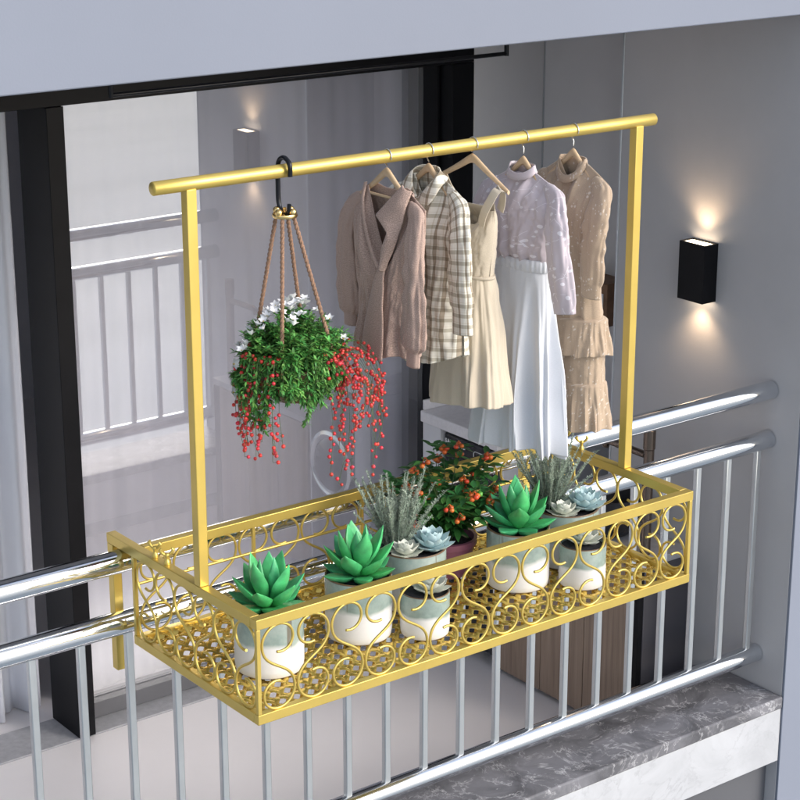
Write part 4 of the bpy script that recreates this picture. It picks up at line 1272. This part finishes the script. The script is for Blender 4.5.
neckring([(.054, .918), (.049, .926), (.0455, .936), (.044, .9365), (.046, .925)], .022, .002, 'collar', M['floral'], bg)
kg = empty('long_skirt', (X, 0, 0), 'long white chiffon skirt under the lilac blouse, hem down in the golden tray', 'skirt')
hwS = lambda t: pw(t, [(0, .117), (.05, .119), (.3, .130), (.7, .146), (1, .160)])
dpS = lambda t: pw(t, [(0, .048), (.05, .052), (.4, .066), (1, .086)])
mk(ringskirt(.006, .684, lambda a: .160+.012*sin(2*a+.6)+.006*sin(7*a)+.003*sin(19*a), hwS, dpS,
   [(.021, 9, .4, .0, .75), (.006, 15, 1.7, .0, .8), (.0045, 27, .9, .84, 1)], 2.7, nA=380, nT=120, wr=.003, lift=.03, e=1.0), 'skirt_panel', M['chiffon'], kg)
m = MB(); uvs = []; n = 160
for i in range(n+1):
    a = 2*pi*i/n
    gth = .0012*sin(40*a)+.0008*sin(27*a+1)
    for (o_, z_) in ((.004, .660), (.0065+gth, .664), (.0075+gth, .676), (.0065+gth, .690), (.001, .693)):
        c_ = cos(a); s__ = sin(a)
        m.v.append(((.046+o_)*abs(c_)**.75*(1 if c_ > 0 else -1), .006+(.119+o_)*s__, z_-.03*(.12*s__))); uvs.append((i*.004, z_))
for i in range(n):
    for k in range(4):
        a = i*5+k; m.f.append((a, a+5, a+6, a+1))
m.build('waistband', M['chiffon'], kg, smooth=180, uvs=uvs)

# --- beige tiered dress -----------------------------------------------------
X = 1.2172
hanger(X, .958, .098, .086, 'beech hanger inside the round neck of the spotted beige dress')
tg = empty('tiered_dress', (X, 0, 0), 'beige spotted long sleeved dress with ruffled tiers, last on the rod', 'dress')
ztb = lambda s: .930-.056*max(0, (abs(s)-.28)/.72)**1.1
ztf = lambda s: ztb(s)-.045*nk(s, .05, .34)
mk(body(0, ztf, ztb, lambda s: .482, lambda t: pw(t, [(0, .140), (.15, .138), (.5, .116), (.7, .112), (1, .124)]), lambda t: pw(t, [(0, .02), (.3, .048), (.6, .043), (1, .052)]),
        .33, [(.005, 12, .4, .3), (.003, 24, 1.4, .4)], 5.1, wr=.010, lift=.05, diag=.3), 'torso', M['tiered'], tg)
mk(sleeve([(-.004, -.090, .888), (-.008, -.116, .858), (-.026, -.132, .818), (-.036, -.136, .77), (-.040, -.134, .70), (-.040, -.130, .63), (-.040, -.128, .578)],
          [(0, .014), (.07, .024), (.18, .034), (.5, .039), (.83, .039), (.89, .033), (1, .033)], 3.9, cuff=.88, wr=.010), 'sleeve', M['tiered'], tg)
mk(sleeve([(0, .096, 0.880), (0, .130, 0.846), (0, .148, 0.808), (0, .152, 0.760), (0, .150, 0.690), (0, .146, 0.630), (0, .142, 0.565)],
          [(0, .014), (.07, .024), (.18, .034), (.5, .039), (.83, .039), (.89, .033), (1, .033)], 8.9, cuff=.88, wr=.010), 'sleeve', M['tiered'], tg)
def tier(z1, z0, w0, w1, d0, d1, seed, k, A):
    mk(ringskirt(-.006, z1, lambda a: z0+.003*sin(3*a+seed)+.002*sin(11*a), lambda t: pw(t, [(0, w0), (.10, lerp(w0, w1, .55)), (1, w1)]), lambda t: pw(t, [(0, d0), (.10, lerp(d0, d1, .55)), (1, d1)]),
        [(A, k, .3, -.05, 1), (A*.22, 2*k+1, 1.1, -.1, .5)], seed, nA=300, nT=50, wr=.002, lift=.05), 'ruffle_tier', M['tiered'], tg)
tier(.508, .402, .110, .142, .040, .070, 1.1, 15, .0065)
tier(.425, .312, .116, .124, .050, .055, 4.1, 11, .002)
tier(.330, .190, .112, .146, .044, .074, 7.1, 14, .0075)
neckring([(.056, .914), (.052, .924), (.049, .935), (.0465, .9345), (.048, .918)], .046, 0, 'neckband', M['tiered'], tg, p=1.2)

# ------------------------------------------------------------------ camera, light, world
f = 1950.0
az = math.atan2(2680, math.hypot(f, 618)); pitch = math.atan2(618, f)
fw = Vector((cos(az)*cos(pitch), sin(az)*cos(pitch), -sin(pitch)))
cam = bpy.data.cameras.new('camera'); cam.sensor_width = 36; cam.lens = 36*f/800; cam.clip_end = 4000; cam.clip_start = .05
co = bpy.data.objects.new('camera', cam); COL.objects.link(co)
co.location = (-2.305, -3.847, 1.895); co.rotation_euler = fw.to_track_quat('-Z', 'Y').to_euler()
S.camera = co

SUN = Vector((.44, -.86, .52)).normalized()
sl_ = bpy.data.lights.new('sun', 'SUN'); sl_.energy = .75; sl_.angle = radians(26); sl_.color = (1, .97, .94)
so = bpy.data.objects.new('sun', sl_); COL.objects.link(so); so.rotation_euler = (-SUN).to_track_quat('-Z', 'Y').to_euler()
W = bpy.data.worlds.new('World'); S.world = W; W.use_nodes = True
nt = W.node_tree; bg_ = nt.nodes['Background']
sky = nt.nodes.new('ShaderNodeTexSky'); sky.sky_type = 'NISHITA'; sky.sun_disc = False
sky.sun_elevation = math.asin(SUN.z); sky.sun_rotation = atan2(SUN.x, SUN.y); sky.air_density = 1.0; sky.dust_density = 2.0; sky.ozone_density = 1.0
hs = nt.nodes.new('ShaderNodeHueSaturation'); hs.inputs['Saturation'].default_value = .62
nt.links.new(sky.outputs['Color'], hs.inputs['Color']); nt.links.new(hs.outputs['Color'], bg_.inputs['Color']); bg_.inputs['Strength'].default_value = .15
S.view_settings.view_transform = 'Standard'; S.view_settings.look = 'None'; S.view_settings.exposure = 1.02; S.view_settings.gamma = 1
try: S.view_settings.use_curve_mapping = False
except Exception: pass
S.render.engine = 'CYCLES'
S.cycles.max_bounces = 10; S.cycles.transparent_max_bounces = 16; S.cycles.glossy_bounces = 6
